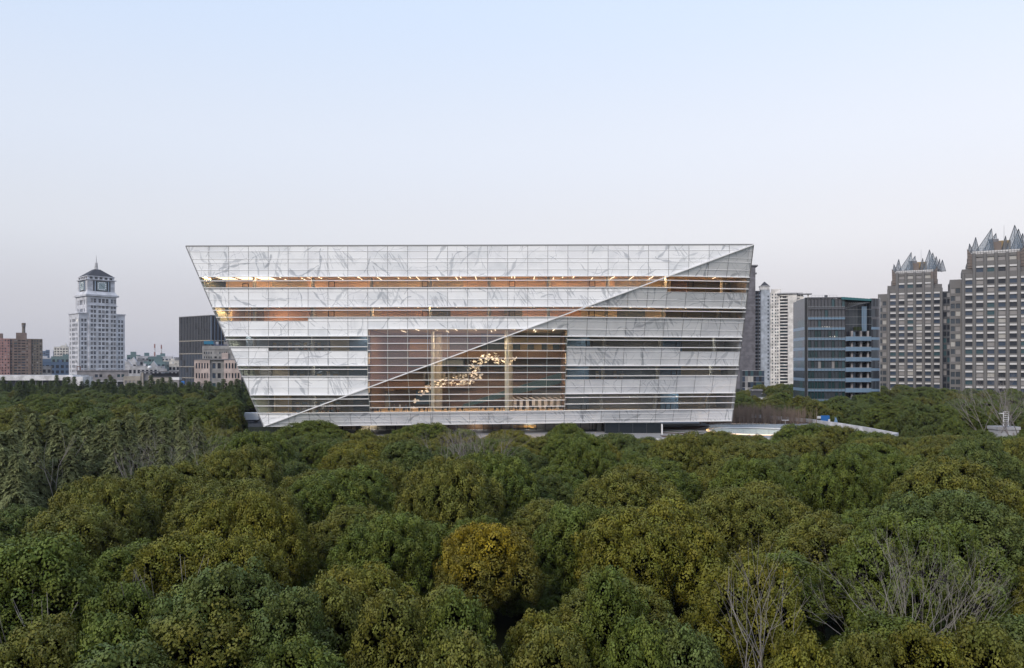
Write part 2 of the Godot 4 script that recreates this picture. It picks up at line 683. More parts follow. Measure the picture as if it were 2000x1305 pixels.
	for s in [-1, 1]:
		b = MB.new()
		var p := TL if s < 0 else TR
		var q := BL if s < 0 else BR
		var i := Vector3(-s * 0.05, 0, -0.3)
		var j := Vector3(-s * 0.45, 0, -0.3)
		var pb := Vector3(p.x, p.y, BACK)
		var qb := Vector3(q.x, q.y, BACK)
		b.hexa([p + i, q + i, qb + i, pb + i, p + j, q + j, qb + j, pb + j])
		part(root, "side_wall", b.done(), mat("side_green", Color(0.42, 0.47, 0.38), 0.6, 0.0, 0.5, "fine") if s < 0 else M.pale_grey, off)
	boxpart(root, "rear_wall", Vector3(TL.x + 2, 6.5, BACK - 0.6) - LB, Vector3(TR.x, 46.7, BACK - 0.01) - LB, M.pale_grey)
	interior(root)
	under_building(root, off)


func sheet(poly: PackedVector2Array, upper: bool) -> ArrayMesh:
	var b := MB.new()
	for i in range(1, poly.size() - 1):
		b.tri(face(poly[0].x, poly[0].y, upper) - LB, face(poly[i].x, poly[i].y, upper) - LB, face(poly[i + 1].x, poly[i + 1].y, upper) - LB)
	var m := b.done()
	return m


func inner_wall(root: Node3D, px0: float, px1: float, y0: float, y1: float, z: float, m: Material, called := "inner_wall", thick := 0.3) -> void:
	var d := -z
	var x0 := maxf(gx(px0, d), left_x(y0) + 1.2)
	var x1 := minf(gx(px1, d), right_x(y0) - 1.0)
	boxpart(root, called, Vector3(x0, y0, z - thick) - LB, Vector3(x1, y1, z) - LB, m)


func interior(root: Node3D) -> void:
	mat("wall_tan", Color(0.60, 0.42, 0.28), 0.7)
	mat("wall_pink", Color(0.52, 0.32, 0.24), 0.7)
	mat("wall_beige", Color(0.50, 0.42, 0.30), 0.7)
	mat("wall_grey", Color(0.19, 0.185, 0.175), 0.6)
	mat("wall_brown", Color(0.13, 0.075, 0.055), 0.6)
	mat("wall_slate", Color(0.10, 0.135, 0.175), 0.6)
	mat("wall_navy", Color(0.035, 0.085, 0.15), 0.5)
	mat("wall_olive", Color(0.17, 0.14, 0.085), 0.6)
	mat("wood_red", Color(0.150, 0.088, 0.052), 0.5, 0.0, 0.5, "fine")
	mat("wood_gold", Color(0.44, 0.25, 0.06), 0.5)
	mat("concrete", Color(0.30, 0.30, 0.275), 0.7, 0.0, 0.3, "fine")
	# one row per floor: photo columns, wall colour, distance behind the glass
	var floors := [
		[36.2, 40.28, [[395, 530, "wall_tan", 9], [530, 600, "wall_beige", 9.4], [600, 730, "wall_tan", 9], [730, 905, "wall_beige", 9.6], [905, 1200, "wall_tan", 9.2], [1200, 1310, "wall_beige", 9.5], [1310, 1345, "wall_brown", 9], [1345, 1480, "wall_olive", 12]]],
		[29.6, 33.58, [[405, 445, "wall_beige", 7], [445, 478, "wall_brown", 5], [478, 490, "wall_tan", 7], [490, 515, "wall_brown", 5], [515, 604, "wall_pink", 8], [604, 745, "wall_tan", 10], [745, 840, "wall_pink", 10], [840, 880, "wall_olive", 12], [880, 985, "wall_pink", 10], [985, 1020, "wall_olive", 9], [1020, 1135, "wall_pink", 9], [1135, 1205, "wall_beige", 8], [1205, 1260, "wall_slate", 8], [1260, 1300, "wall_beige", 8], [1300, 1410, "wall_olive", 12], [1410, 1480, "wall_beige", 10]]],
		[23.0, 26.98, [[430, 480, "wall_olive", 8], [480, 525, "wall_slate", 5], [525, 645, "wall_slate", 9], [645, 682, "wall_beige", 9], [682, 724, "wall_navy", 6], [1108, 1152, "wall_navy", 5], [1152, 1295, "wall_grey", 10], [1295, 1332, "wall_navy", 5], [1332, 1470, "wall_olive", 11]]],
		[16.4, 20.48, [[440, 490, "wall_beige", 9], [490, 530, "wall_grey", 7], [530, 565, "wall_beige", 8], [565, 682, "wall_slate", 10], [682, 724, "wall_navy", 5], [1108, 1150, "wall_navy", 5], [1150, 1290, "wall_slate", 10], [1290, 1330, "wall_navy", 5], [1330, 1460, "wall_beige", 12]]],
		[9.3, 13.88, [[470, 535, "wall_beige", 9], [535, 570, "wall_olive", 9], [570, 690, "wall_grey", 11], [690, 722, "wall_slate", 9], [1108, 1150, "wall_slate", 9], [1150, 1290, "wall_grey", 10], [1290, 1325, "wall_navy", 4], [1325, 1450, "wall_beige", 14]]],
	]
	for f in floors:
		for q in f[2]:
			var x = ((q[0] + q[1]) / 2.0 - 1000.0) * 0.118
			var z = on_face(clampf(x, left_x(f[0]) + 1.0, right_x(f[0]) - 1.0), f[0]).z - q[3]
			inner_wall(root, q[0], q[1], f[0] + 0.01, f[1], z, M[q[2]])
	# columns on every floor, every other module
	var col := CylinderMesh.new()
	col.top_radius = 0.4
	col.bottom_radius = 0.4
	col.height = 3.9
	col.radial_segments = 14
	col.rings = 1
	for f in floors:
		for k in range(-1, 27, 3):
			var x := mx(k) + 0.3
			if x < left_x(f[0]) + 1.5 or (k > 7 and k < 19 and f[0] < 28.0):
				continue
			part(root, "column", col, M.concrete, at(Vector3(x, f[0] + 1.96, on_face(x, f[0]).z - 3.2) - LB))
	# the great hall
	var hz := -206.0
	inner_wall(root, 715, 1115, 9.3, 28.28, hz, M.wood_red, "hall_rear_wall")
	for s in [mx(8) - 0.1, mx(18) + 0.1]:
		var z0 := on_face(s, 10.0).z - 1.2
		boxpart(root, "hall_side_wall", Vector3(s - 0.15, 9.3, -206.0) - LB, Vector3(s + 0.15, 28.28, z0) - LB, M.wood_red)
	# gallery edges, lit floors and openings on the hall's rear wall: columns, rows, colour, how far they stand out
	for q in [
		[798, 1110, 683, 699, "wood_red", 6.0, "gallery_front"], [798, 1110, 714, 717, "wall_navy", 4.0, "gallery_front"], [840, 918, 742, 758, "wood_red", 6.0, "gallery_front"], [720, 830, 746, 756, "wall_brown", 6.0, "gallery_front"],
		[735, 768, 757, 764, "wood_gold", 4.0, "wood_panel"], [768, 840, 755, 761, "wood_gold", 3.0, "wood_panel"],
		[720, 800, 662, 684, "wall_brown", 1.0, "wall_panel"], [800, 838, 662, 684, "wood_gold", 2.0, "wood_panel"], [845, 878, 657, 684, "wall_beige", 1.5, "wall_panel"], [878, 915, 660, 684, "wall_slate", 2.0, "wall_panel"], [940, 985, 648, 684, "wall_navy", 1.5, "wall_panel"], [985, 1108, 660, 684, "wall_beige", 1.0, "wall_panel"], [1002, 1016, 672, 684, "wall_navy", 1.8, "wall_panel"], [1030, 1043, 673, 684, "wall_navy", 1.8, "wall_panel"], [1058, 1068, 670, 684, "wall_navy", 1.8, "wall_panel"], [1080, 1092, 673, 684, "wall_navy", 1.8, "wall_panel"], [735, 800, 686, 712, "wall_slate", 0.8, "wall_panel"], [1000, 1108, 720, 742, "wall_brown", 0.9, "wall_panel"], [862, 905, 700, 714, "wall_slate", 5.0, "wall_panel"],
		[740, 758, 772, 800, "concrete", 3.0, "wall_panel"], [812, 842, 764, 790, "wall_navy", 3.0, "wall_panel"], [846, 915, 716, 743, "wall_olive", 1.0, "wall_panel"], [892, 920, 718, 728, "wall_slate", 1.6, "wall_panel"], [1040, 1108, 762, 808, "concrete", 4.0, "wall_panel"], [880, 985, 762, 795, "wall_brown", 2.0, "wall_panel"]]:
		var z: float = hz + q[5]
		var d := -z
		boxpart(root, q[6], Vector3(gx(q[0], d), maxf(gy(q[3], d), 9.32), hz + 0.02 + R.randf() * 0.1) - LB, Vector3(gx(q[1], d), gy(q[2], d), z) - LB, M[q[4]])
	for i in 9:      # pale slabs standing in the lit gallery
		var d := 204.0
		var x := gx(827.0 + i * 9.6, d)
		boxpart(root, "gallery_partition", Vector3(x, gy(742, d), -205.3) - LB, Vector3(x + 0.55, gy(728, d), -203.8) - LB, M.concrete)
	# the raking underside of the stair
	var b := MB.new()
	var p := [Vector3(gx(900, 200), gy(797, 200), -200), Vector3(gx(905, 200), gy(790, 200), -200), Vector3(gx(1098, 200), gy(727, 200), -200), Vector3(gx(1098, 200), gy(748, 200), -200)]
	var e := []
	for q in p:
		e.append(q + Vector3(0, 0, -3.2))
	b.hexa(p + e)
	part(root, "stair_flight", b.done(), mat("stair_teal", Color(0.016, 0.065, 0.09), 0.5), at(-LB))
	for i in 9:
		b = MB.new()
		var d := 198.0
		var x := gx(1003.0 + i * 12.0, d)
		b.span(Vector3(x, 9.31, -198.6), Vector3(x + 0.75, gy(781, d), -197.6))
		b.hexa([Vector3(x - 0.8, gy(776, d), -197.5), Vector3(x + 0.7, gy(781, d), -197.5), Vector3(x + 1.1, gy(781, d), -197.5), Vector3(x - 0.1, gy(776, d), -197.5), Vector3(x - 0.8, gy(776, d), -199), Vector3(x + 0.7, gy(781, d), -199), Vector3(x + 1.1, gy(781, d), -199), Vector3(x - 0.1, gy(776, d), -199)])
		part(root, "portal", b.done(), M.white_wall, at(-LB))
	for q in [[845.0, 0.42, -187.5, "pale_rail"], [856.0, 1.0, -196.0, "concrete"], [990.0, 0.5, -188.5, "pale_rail"], [994.0, 0.95, -196.5, "concrete"]]:
		var c := CylinderMesh.new()
		c.top_radius = q[1]
		c.bottom_radius = q[1]
		c.height = 18.9
		c.radial_segments = 20
		c.rings = 1
		part(root, "hall_column", c, M[q[3]], at(Vector3(gx(q[0], -q[2]), 18.76, q[2]) - LB))
	lamps(root)


func lamps(root: Node3D) -> void:
	glow("lamp_warm", Color(1.0, 0.80, 0.55), 2.3)
	# rows of short lamps running back from the glass, and one light of the size of each lit strip
	var dash := bx(Vector3(0.13, 0.06, 1.1))
	for q in [[40.26, 3, 23, 1, 4, 5], [33.56, 8, 25, 1, 2, 3], [28.26, 10, 18, 1, 4, 4], [13.86, 24, 27, 1, 3, 3]]:
		for k in range(q[1], q[2], q[3]):
			var x := mx(k) + 1.6
			var z := on_face(x, q[0]).z - 1.6
			for i in q[5]:
				if q[0] < 20.0 or R.randf() < 0.78:
					part(root, "ceiling_lamp", dash, M.lamp_warm, at(Vector3(x, q[0], z - i * 2.1) - LB))
	var bar := bx(Vector3(3.6, 0.06, 0.16))
	for k in 3:      # long slatted lamps at the left end of the top floor and the right end of the one below
		for i in 5:
			part(root, "linear_lamp", bar, M.lamp_warm, at(Vector3(mx(k) + 2.2, 40.26, -180.6 - i * 1.4) - LB))
	for k in range(21, 24):
		for i in 3:
			part(root, "linear_lamp", bar, M.lamp_warm, at(Vector3(mx(k) + 2.2, 33.56, on_face(mx(k), 33.0).z - 1.5 - i * 1.6) - LB))
	glow("lamp_soft", Color(1.0, 0.80, 0.55), 1.6)
	# ceiling lines running back from the glass: height, first and last module, step, how bright
	for q in [[40.2, -0.6, 26.0, 2.6, 13.0], [33.5, 0.4, 26.0, 2.6, 10.0], [26.9, 1.4, 7.6, 3.0, 3.6], [26.9, 18.8, 26.0, 3.4, 3.8], [20.4, 2.2, 7.6, 3.0, 3.6], [20.4, 18.8, 26.0, 3.4, 4.0], [13.8, 3.2, 7.6, 2.2, 5.0], [13.8, 18.8, 26.5, 2.6, 6.5], [28.1, 9.3, 17.0, 2.32, 56.0], [6.35, 7.0, 19.0, 3.0, 3.5]]:
		var k: float = q[1]
		while k < q[2]:
			var x := mx(k) + 0.9
			var long := (8.0 if q[0] == 28.1 else 4.2) if q[0] > 7.0 else 1.2
			var z := on_face(x, maxf(q[0], 6.6)).z - (6.0 if q[0] == 28.1 else 1.4) if q[0] > 7.0 else -199.6
			var strip := part(root, "strip_light", bx(Vector3(0.16, 0.05, long)), M.lamp_soft, at(Vector3(x, q[0] + 0.04, z - long / 2.0) - LB))
			var l := AreaLight3D.new()
			l.name = "strip_lamp"
			l.area_size = Vector2(0.16, long)
			l.light_color = Color(1.0, 0.80, 0.58) if q[0] > 30.0 else (Color(1.0, 0.85, 0.66) if q[0] > 28.0 else Color(0.95, 0.93, 0.88))
			l.light_energy = q[4] * 2.2
			l.set("area_range", 60.0)
			l.shadow_enabled = true
			root.add_child(l, true)
			l.position = Vector3(x, q[0], z - long / 2.0) - LB
			l.rotation.x = -PI / 2
			k += q[3]


func under_building(root: Node3D, off: Transform3D) -> void:
	# the glazed ground floor set back under the belly
	var z := -199.0
	var y0 := 4.0
	var y1 := 6.44
	mat("brown_panel", Color(0.20, 0.10, 0.035), 0.5)
	mat("dark_glass", Color(0.014, 0.02, 0.026), 0.06)
	for q in [[640, 740, "wall_beige"], [740, 868, "concrete"], [868, 1000, "brown_panel"], [1000, 1120, "concrete"], [1120, 1180, "wall_beige"]]:
		inner_wall(root, q[0], q[1], y0, y1, z - 2.0, M[q[2]], "ground_floor_wall")
	var x := gx(600, 199)
	while x < gx(1180, 199):
		boxpart(root, "ground_floor_post", Vector3(x, y0, z - 0.1) - LB, Vector3(x + 0.14, y1, z + 0.1) - LB, M.black_metal)
		boxpart(root, "ground_floor_pane", Vector3(x + 0.14, y0, z - 0.012) - LB, Vector3(x + 2.2, y1, z + 0.012) - LB, M.clear_glass)
		x += 2.2
	for px in [655, 1010, 1158]:
		var xx := gx(px, 198)
		var b := MB.new()
		for e in [[xx, y0, xx, y0 + 1.9], [xx + 1.5, y0, xx + 1.5, y0 + 1.9], [xx, y0 + 1.9, xx + 1.5, y0 + 1.9]]:
			b.bar(Vector3(e[0], e[1], z + 0.2), Vector3(e[2], e[3], z + 0.2), 0.14)
		part(root, "door_frame", b.done(), M.black_metal, off)
	boxpart(root, "dark_glass_room", Vector3(gx(1182, 190), y0, -206) - LB, Vector3(gx(1291, 190), y1, -190) - LB, M.dark_glass)
	for i in 5:
		var xx := gx(1182 + i * 27, 190)
		boxpart(root, "glass_room_joint", Vector3(xx - 0.03, y0, -190) - LB, Vector3(xx + 0.03, y1, -189.94) - LB, M.dark_grey)
	part(root, "belly_post", bx(Vector3(0.3, 2.44, 0.3)), M.white_paint, at(Vector3(gx(1293, 186), 5.22, -186) - LB))
	for px in [700, 800, 1105, 1170]:
		part(root, "belly_column", bx(Vector3(1.1, 2.44, 1.1)), M.concrete, at(Vector3(gx(px, 196), 5.22, -196) - LB))


func plaza() -> void:
	# the raised plaza that the library stands on, with the round sunken court cut through it
	var c := Vector2(59.5, -195.5)
	var deck := CSGPolygon3D.new()
	deck.polygon = PackedVector2Array([Vector2(-44, 171), Vector2(80, 171), Vector2(86, 178), Vector2(86.5, 205), Vector2(84, 226), Vector2(78, 245), Vector2(60, 300), Vector2(-50, 300), Vector2(-50, 240)])
	deck.depth = 4.2
	deck.name = numbered("plaza_deck")
	deck.position.y = 4.0
	deck.rotation.x = -PI / 2
	deck.material = mat("plaza_stone", Color(0.36, 0.365, 0.385), 0.8, 0.0, 0.3, "fine")
	deck.set_meta("kind", "structure")
	var hole := CSGCylinder3D.new()
	hole.name = "court_opening"
	hole.operation = CSGShape3D.OPERATION_SUBTRACTION
	hole.radius = 10.6
	hole.height = 7.0
	hole.sides = 48
	hole.rotation.x = PI / 2
	hole.position = Vector3(c.x, -c.y, -2.0)
	deck.add_child(hole)
	add_child(deck)
	# sunken court: pale glazed wall all round, warm strip of light under the rim, railing on top
	var court := thing("sunken_court", "round sunken court with pale wall, warm light strip and glass railing", "sunken court", Vector3(c.x, 0.3, c.y))
	mat("court_wall", Color(0.55, 0.62, 0.58), 0.3)
	glow("court_glow", Color(1.0, 0.55, 0.18), 1.3)
	pane("rail_glass", Color(0.6, 0.68, 0.72), 0.10)
	var n := 48
	var ring := func(r0: float, r1: float, ya: float, yb: float, from: int, to: int) -> ArrayMesh:
		var b := MB.new()
		for i in range(from, to):
			var a0 := TAU * i / n
			var a1 := TAU * (i + 1) / n
			var d0 := Vector3(sin(a0), 0, -cos(a0))
			var d1 := Vector3(sin(a1), 0, -cos(a1))
			b.hexa([d0 * r0 + Vector3(0, ya, 0), d0 * r0 + Vector3(0, yb, 0), d1 * r0 + Vector3(0, yb, 0), d1 * r0 + Vector3(0, ya, 0), d0 * r1 + Vector3(0, ya, 0), d0 * r1 + Vector3(0, yb, 0), d1 * r1 + Vector3(0, yb, 0), d1 * r1 + Vector3(0, ya, 0)])
		return b.done()
	part(court, "court_wall", ring.call(10.3, 10.55, 0.0, 3.45, 0, n), M.court_wall)
	part(court, "rim", ring.call(10.2, 11.0, 3.66, 3.86, 0, n), M.white_paint)
	part(court, "light_strip", ring.call(11.35, 11.5, 3.704, 3.82, 20, 46), M.court_glow)
	part(court, "light_strip", ring.call(9.95, 10.2, 3.45, 3.6, 14, 34), M.court_glow)
	for i in n:
		if i % 2 == 0:
			part(court, "railing_pane", ring.call(10.86, 10.88, 3.9, 4.9, i, i + 2), M.rail_glass)
			part(court, "railing_post", bx(Vector3(0.06, 1.1, 0.06)), M.steel, at(Vector3(sin(TAU * i / n) * 10.87, 4.38, -cos(TAU * i / n) * 10.87)))
	var slab := CylinderMesh.new()
	slab.top_radius = 10.2
	slab.bottom_radius = 10.2
	slab.height = 0.1
	part(court, "court_floor", slab, M.white_wall, at(Vector3(0, 0.05, 0)))
	# planting beds and paths
	mat("mulch", Color(0.10, 0.055, 0.035), 0.95, 0.0, 0.2, "fine")
	mat("lawn", Color(0.045, 0.06, 0.025), 0.95, 0.0, 0.2, "fine")
	for q in [["planting_bed", "mulch", [[37, -207], [53, -213], [47, -203], [38, -201]], 4.05], ["lawn_strip", "lawn", [[33, -232], [50, -236], [50, -231], [33, -227]], 4.04], ["planting_bed", "mulch", [[34, -183], [46, -178], [56, -176], [56, -174.5], [44, -175], [34, -180]], 4.05], ["planting_bed", "mulch", [[36, -192], [45.5, -186], [44.5, -184.6], [36, -190]], 4.05], ["lawn_strip", "lawn", [[36, -198.5], [46, -190.6], [45.8, -189.4], [36, -196.5]], 4.04], ["planting_bed", "mulch", [[54, -216], [84, -222], [84, -250], [54, -250]], 4.05]]:
		var b := MB.new()
		var poly := PackedVector2Array()
		for e in q[2]:
			poly.append(Vector2(e[0], e[1]))
		b.prism(poly, 3.9, q[3])
		struct(q[0], b.done(), M[q[1]])
	# low white wall along the plaza's right and front edges
	var w := thing("parapet_wall", "low white parapet wall running along the right edge of the raised plaza", "wall", Vector3(88, 4, -200))
	var pts := [Vector3(74, 0, -248), Vector3(80, 0, -236), Vector3(84.0, 0, -225), Vector3(86.0, 0, -210), Vector3(86.6, 0, -195), Vector3(86.2, 0, -178), Vector3(80.2, 0, -170.8)]
	for i in pts.size() - 1:
		var b := MB.new()
		b.bar(pts[i] - Vector3(88, -0.5, -200), pts[i + 1] - Vector3(88, -0.5, -200), 0.4, 1.1)
		part(w, "wall_section", b.done(), M.white_wall)
	var w2 := thing("plinth_wall", "long white plinth wall below the library's glazed ground floor", "wall", Vector3(10, 0, -170.8))
	for i in 14:
		boxpart(w2, "wall_section", Vector3(-54 + i * 9.2, 0, -0.25), Vector3(-54.02 + (i + 1) * 9.2, 4.5, 0.0), M.white_wall)
	# lamp post by the court and low bollards on the path
	var post := thing("lamp_post", "short grey lamp post with flat head beside the sunken court", "lamp post", Vector3(gx(1534, 187), 4, -187))
	var b := MB.new()
	b.tube(Vector3.ZERO, Vector3(0, 3.2, 0), 0.09, 0.07, 8, true)
	part(post, "post", b.done(), M.steel)
	part(post, "lamp_head", bx(Vector3(1.6, 0.14, 0.4)), M.pale_grey, at(Vector3(0, 3.27, 0)))
	var bo: Node3D
	var names := ["dark bollard on the plaza path, nearest the library's white post", "dark bollard midway along the plaza path", "dark bollard on the plaza path nearest the sunken court"]
	for i in 3:
		var p := Vector3(38.0 + i * 3.4, 4.0, -181.5 - i * 0.8)
		if i == 0:
			bo = thing("bollard", names[0], "bollard", p, 0.0, "bollards on the plaza path")
			b = MB.new()
			b.tube(Vector3.ZERO, Vector3(0, 0.8, 0), 0.11, 0.11, 8, true)
			part(bo, "post", b.done(), M.dark_grey)
			part(bo, "cap", bx(Vector3(0.26, 0.06, 0.26)), M.steel, at(Vector3(0, 0.83, 0)))
		else:
			copy(bo, names[i], p)
	# a thicket of bare saplings beyond the court
	var mmi := MultiMeshInstance3D.new()
	mmi.name = numbered("bare_sapling_thicket")
	mmi.set_meta("kind", "stuff")
	mmi.set_meta("label", "thicket of brown leafless saplings behind the sunken court")
	b = MB.new()
	for i in 5:
		var q := Vector3(R.randf_range(-0.3, 0.3), 0, R.randf_range(-0.3, 0.3))
		var t := q + Vector3(R.randf_range(-0.25, 0.25), R.randf_range(3.6, 5.0), R.randf_range(-0.25, 0.25))
		b.tube(q, t, 0.035, 0.012, 3)
		for j in 6:
			var s := q.lerp(t, R.randf_range(0.3, 0.95))
			b.tube(s, s + Vector3(R.randf_range(-0.35, 0.35), R.randf_range(0.5, 1.0), R.randf_range(-0.35, 0.35)), 0.016, 0.006, 3)
	var mult := MultiMesh.new()
	mult.transform_format = MultiMesh.TRANSFORM_3D
	mult.mesh = b.done()
	mult.instance_count = 400
	for i in 400:
		var z := -R.randf_range(217.0, 248.0)
		var x := R.randf_range(52.0, 84.0 - maxf(0.0, (-z - 222.0)) * 0.3)
		mult.set_instance_transform(i, Transform3D(Basis(Vector3.UP, R.randf() * TAU).scaled(Vector3.ONE * R.randf_range(0.75, 1.08)), Vector3(x, 4.0, z)))
	mmi.multimesh = mult
	mmi.material_override = mat("sapling_brown", Color(0.27, 0.195, 0.145), 0.9)
	add_child(mmi)
	# the blue sign board and its neighbours at the plaza's corner
	var sg := thing("blue_sign_board", "blue sign board on posts beyond the plaza corner", "sign", Vector3(gx(1611, 232), 0, -232))
	boxpart(sg, "board", Vector3(-1.2, 4.0, 0), Vector3(1.3, 5.6, 0.25), mat("sign_blue", Color(0.03, 0.17, 0.5), 0.4))
	boxpart(sg, "band", Vector3(-2.2, 4.7, -0.2), Vector3(-1.2, 5.4, 0.2), M.white_paint)
	boxpart(sg, "post", Vector3(-1.0, 0, 0.05), Vector3(-0.85, 4.0, 0.2), M.steel)
	boxpart(sg, "post", Vector3(0.95, 0, 0.05), Vector3(1.1, 4.0, 0.2), M.steel)
	var pl := thing("white_marker_post", "slim white marker post right of the blue sign board", "post", Vector3(gx(1619.5, 226), 0, -226))
	boxpart(pl, "post", Vector3(-0.25, 0, -0.15), Vector3(0.25, 4.9, 0.15), M.white_paint)
	boxpart(pl, "base", Vector3(-0.45, 0, -0.35), Vector3(0.45, 0.3, 0.35), M.pale_grey)
	var fl := thing("blue_banner", "furled pale blue banner on a pole right of the white marker post", "banner", Vector3(gx(1630.5, 226), 0, -226))
	b = MB.new()
	b.tube(Vector3.ZERO, Vector3(0, 5.6, 0), 0.06, 0.05, 6, true)
	part(fl, "pole", b.done(), M.steel)
	b = MB.new()
	b.tube(Vector3(0.25, 5.4, 0.1), Vector3(0.3, 4.2, 0.1), 0.15, 0.5, 7)
	b.tube(Vector3(0.3, 4.2, 0.1), Vector3(0.35, 3.0, 0.1), 0.5, 0.35, 7, true)
	part(fl, "cloth", b.done(), mat("banner_blue", Color(0.16, 0.27, 0.42), 0.8))


# ------------------------------------------------------------------ buildings
func glass(r: float) -> Material:
	if r < 0.42:
		return M.window_dark
	if r < 0.68:
		return M.window_blue
	if r < 0.80:
		return M.window_teal
	if r < 0.93:
		return M.window_blind
	return M.window_pale


# a wall with openings: xf puts its lower left corner, x to the right, y up, z outward
func facade(parent: Node3D, xf: Transform3D, w: float, h: float, cols: Array, rows: Array, wall: Material, deep := 0.4, pick = null, bars := 0, sill: Material = null, called := "window") -> void:
	var b := MB.new()
	var y := 0.0
	for r in rows:
		if r[0] > y + 0.001:
			b.span(Vector3(0, y, -deep), Vector3(w, r[0], 0))
		var x := 0.0
		for c in cols:
			if c[0] > x + 0.001:
				b.span(Vector3(x, r[0], -deep), Vector3(c[0], r[1], 0))
			x = c[1]
		if w > x + 0.001:
			b.span(Vector3(x, r[0], -deep), Vector3(w, r[1], 0))
		y = r[1]
	if h > y + 0.001:
		b.span(Vector3(0, y, -deep), Vector3(w, h, 0))
	part(parent, "wall", b.done(), wall, xf)
	if bars > 0:
		b = MB.new()
		for r in rows:
			for c in cols:
				for i in bars:
					var yy: float = lerpf(r[0], r[1], (i + 1.0) / (bars + 1.0))
					b.span(Vector3(c[0], yy - 0.12, -deep + 0.10), Vector3(c[1], yy + 0.12, -deep + 0.16))
				var xx: float = (c[0] + c[1]) / 2.0
				b.span(Vector3(xx - 0.07, r[0], -deep + 0.17), Vector3(xx + 0.07, r[1], -deep + 0.21))
		part(parent, "window_bars", b.done(), M.pale_grey, xf).set_meta("kind", "stuff")
	for r in rows:
		for c in cols:
			var m: Material = pick.call(R.randf()) if pick != null else glass(R.randf())
			part(parent, called, bx(Vector3(c[1] - c[0], r[1] - r[0], 0.06)), m, xf * at(Vector3((c[0] + c[1]) / 2.0, (r[0] + r[1]) / 2.0, -deep + 0.05)))
			if sill:
				part(parent, "sill_band", bx(Vector3(c[1] - c[0] - 0.02, 0.9, 0.10)), sill, xf * at(Vector3((c[0] + c[1]) / 2.0, r[1] + 0.55, 0.055)))


func even(n: int, w: float, fill: float, margin := 0.0) -> Array:
	var o := []
	var step := (w - 2.0 * margin) / n
	for i in n:
		o.append([margin + step * (i + 0.5 - fill / 2.0), margin + step * (i + 0.5 + fill / 2.0)])
	return o


func floors_of(n: int, y0: float, step: float, h: float) -> Array:
	var o := []
	for i in n:
		o.append([y0 + i * step, y0 + i * step + h])
	return o


func side(turn: float, p: Vector3) -> Transform3D:
	return Transform3D(Basis(Vector3.UP, turn), p)


func block(called: String, label: String, px: float, d: float, w: float, deep: float, h: float, turn: float, nc: int, nf: int, wall: Material, fill := 0.55, roof: Material = null, group := "") -> Node3D:
	# an ordinary building: two fronts with windows, a core and a parapet
	var t := thing(called, label, "building", Vector3(gx(px, d), 0, -d), turn, group)
	boxpart(t, "core", Vector3(-w / 2 + 0.4, 0, -deep + 0.4), Vector3(w / 2 - 0.4, h - 0.3, -0.4), M.dark_grey)
	var step := h / (nf + 0.4)
	var dim := func(r: float) -> Material: return M.window_dark if r < 0.75 else M.window_blue
	facade(t, at(Vector3(-w / 2, 0, 0)), w, h, even(nc, w, fill), floors_of(nf, step * 0.35, step, step * 0.55), wall, 0.4, dim)
	var ns := maxi(1, int(nc * deep / w))
	for s in [-1, 1]:
		var right := gx(px, d) < 0.0
		if (s == 1) == right:
			facade(t, side(PI / 2 * s, Vector3(w / 2 * s, 0, -deep if s < 0 else 0.0)), deep, h, even(ns, deep, fill), floors_of(nf, step * 0.35, step, step * 0.5), wall)
		else:
			boxpart(t, "wall", Vector3(s * w / 2 - 0.2, 0, -deep), Vector3(s * w / 2 + 0.002, h, -0.4), wall)
	boxpart(t, "roof", Vector3(-w / 2 - 0.15, h, -deep - 0.15), Vector3(w / 2 + 0.15, h + 0.45, 0.15), roof if roof else wall)
	return t


func far_left() -> void:
	clock_tower()
	office_slab()
	beige_offices()
	pink_flats()
	low_buildings()
	city()
	truck()


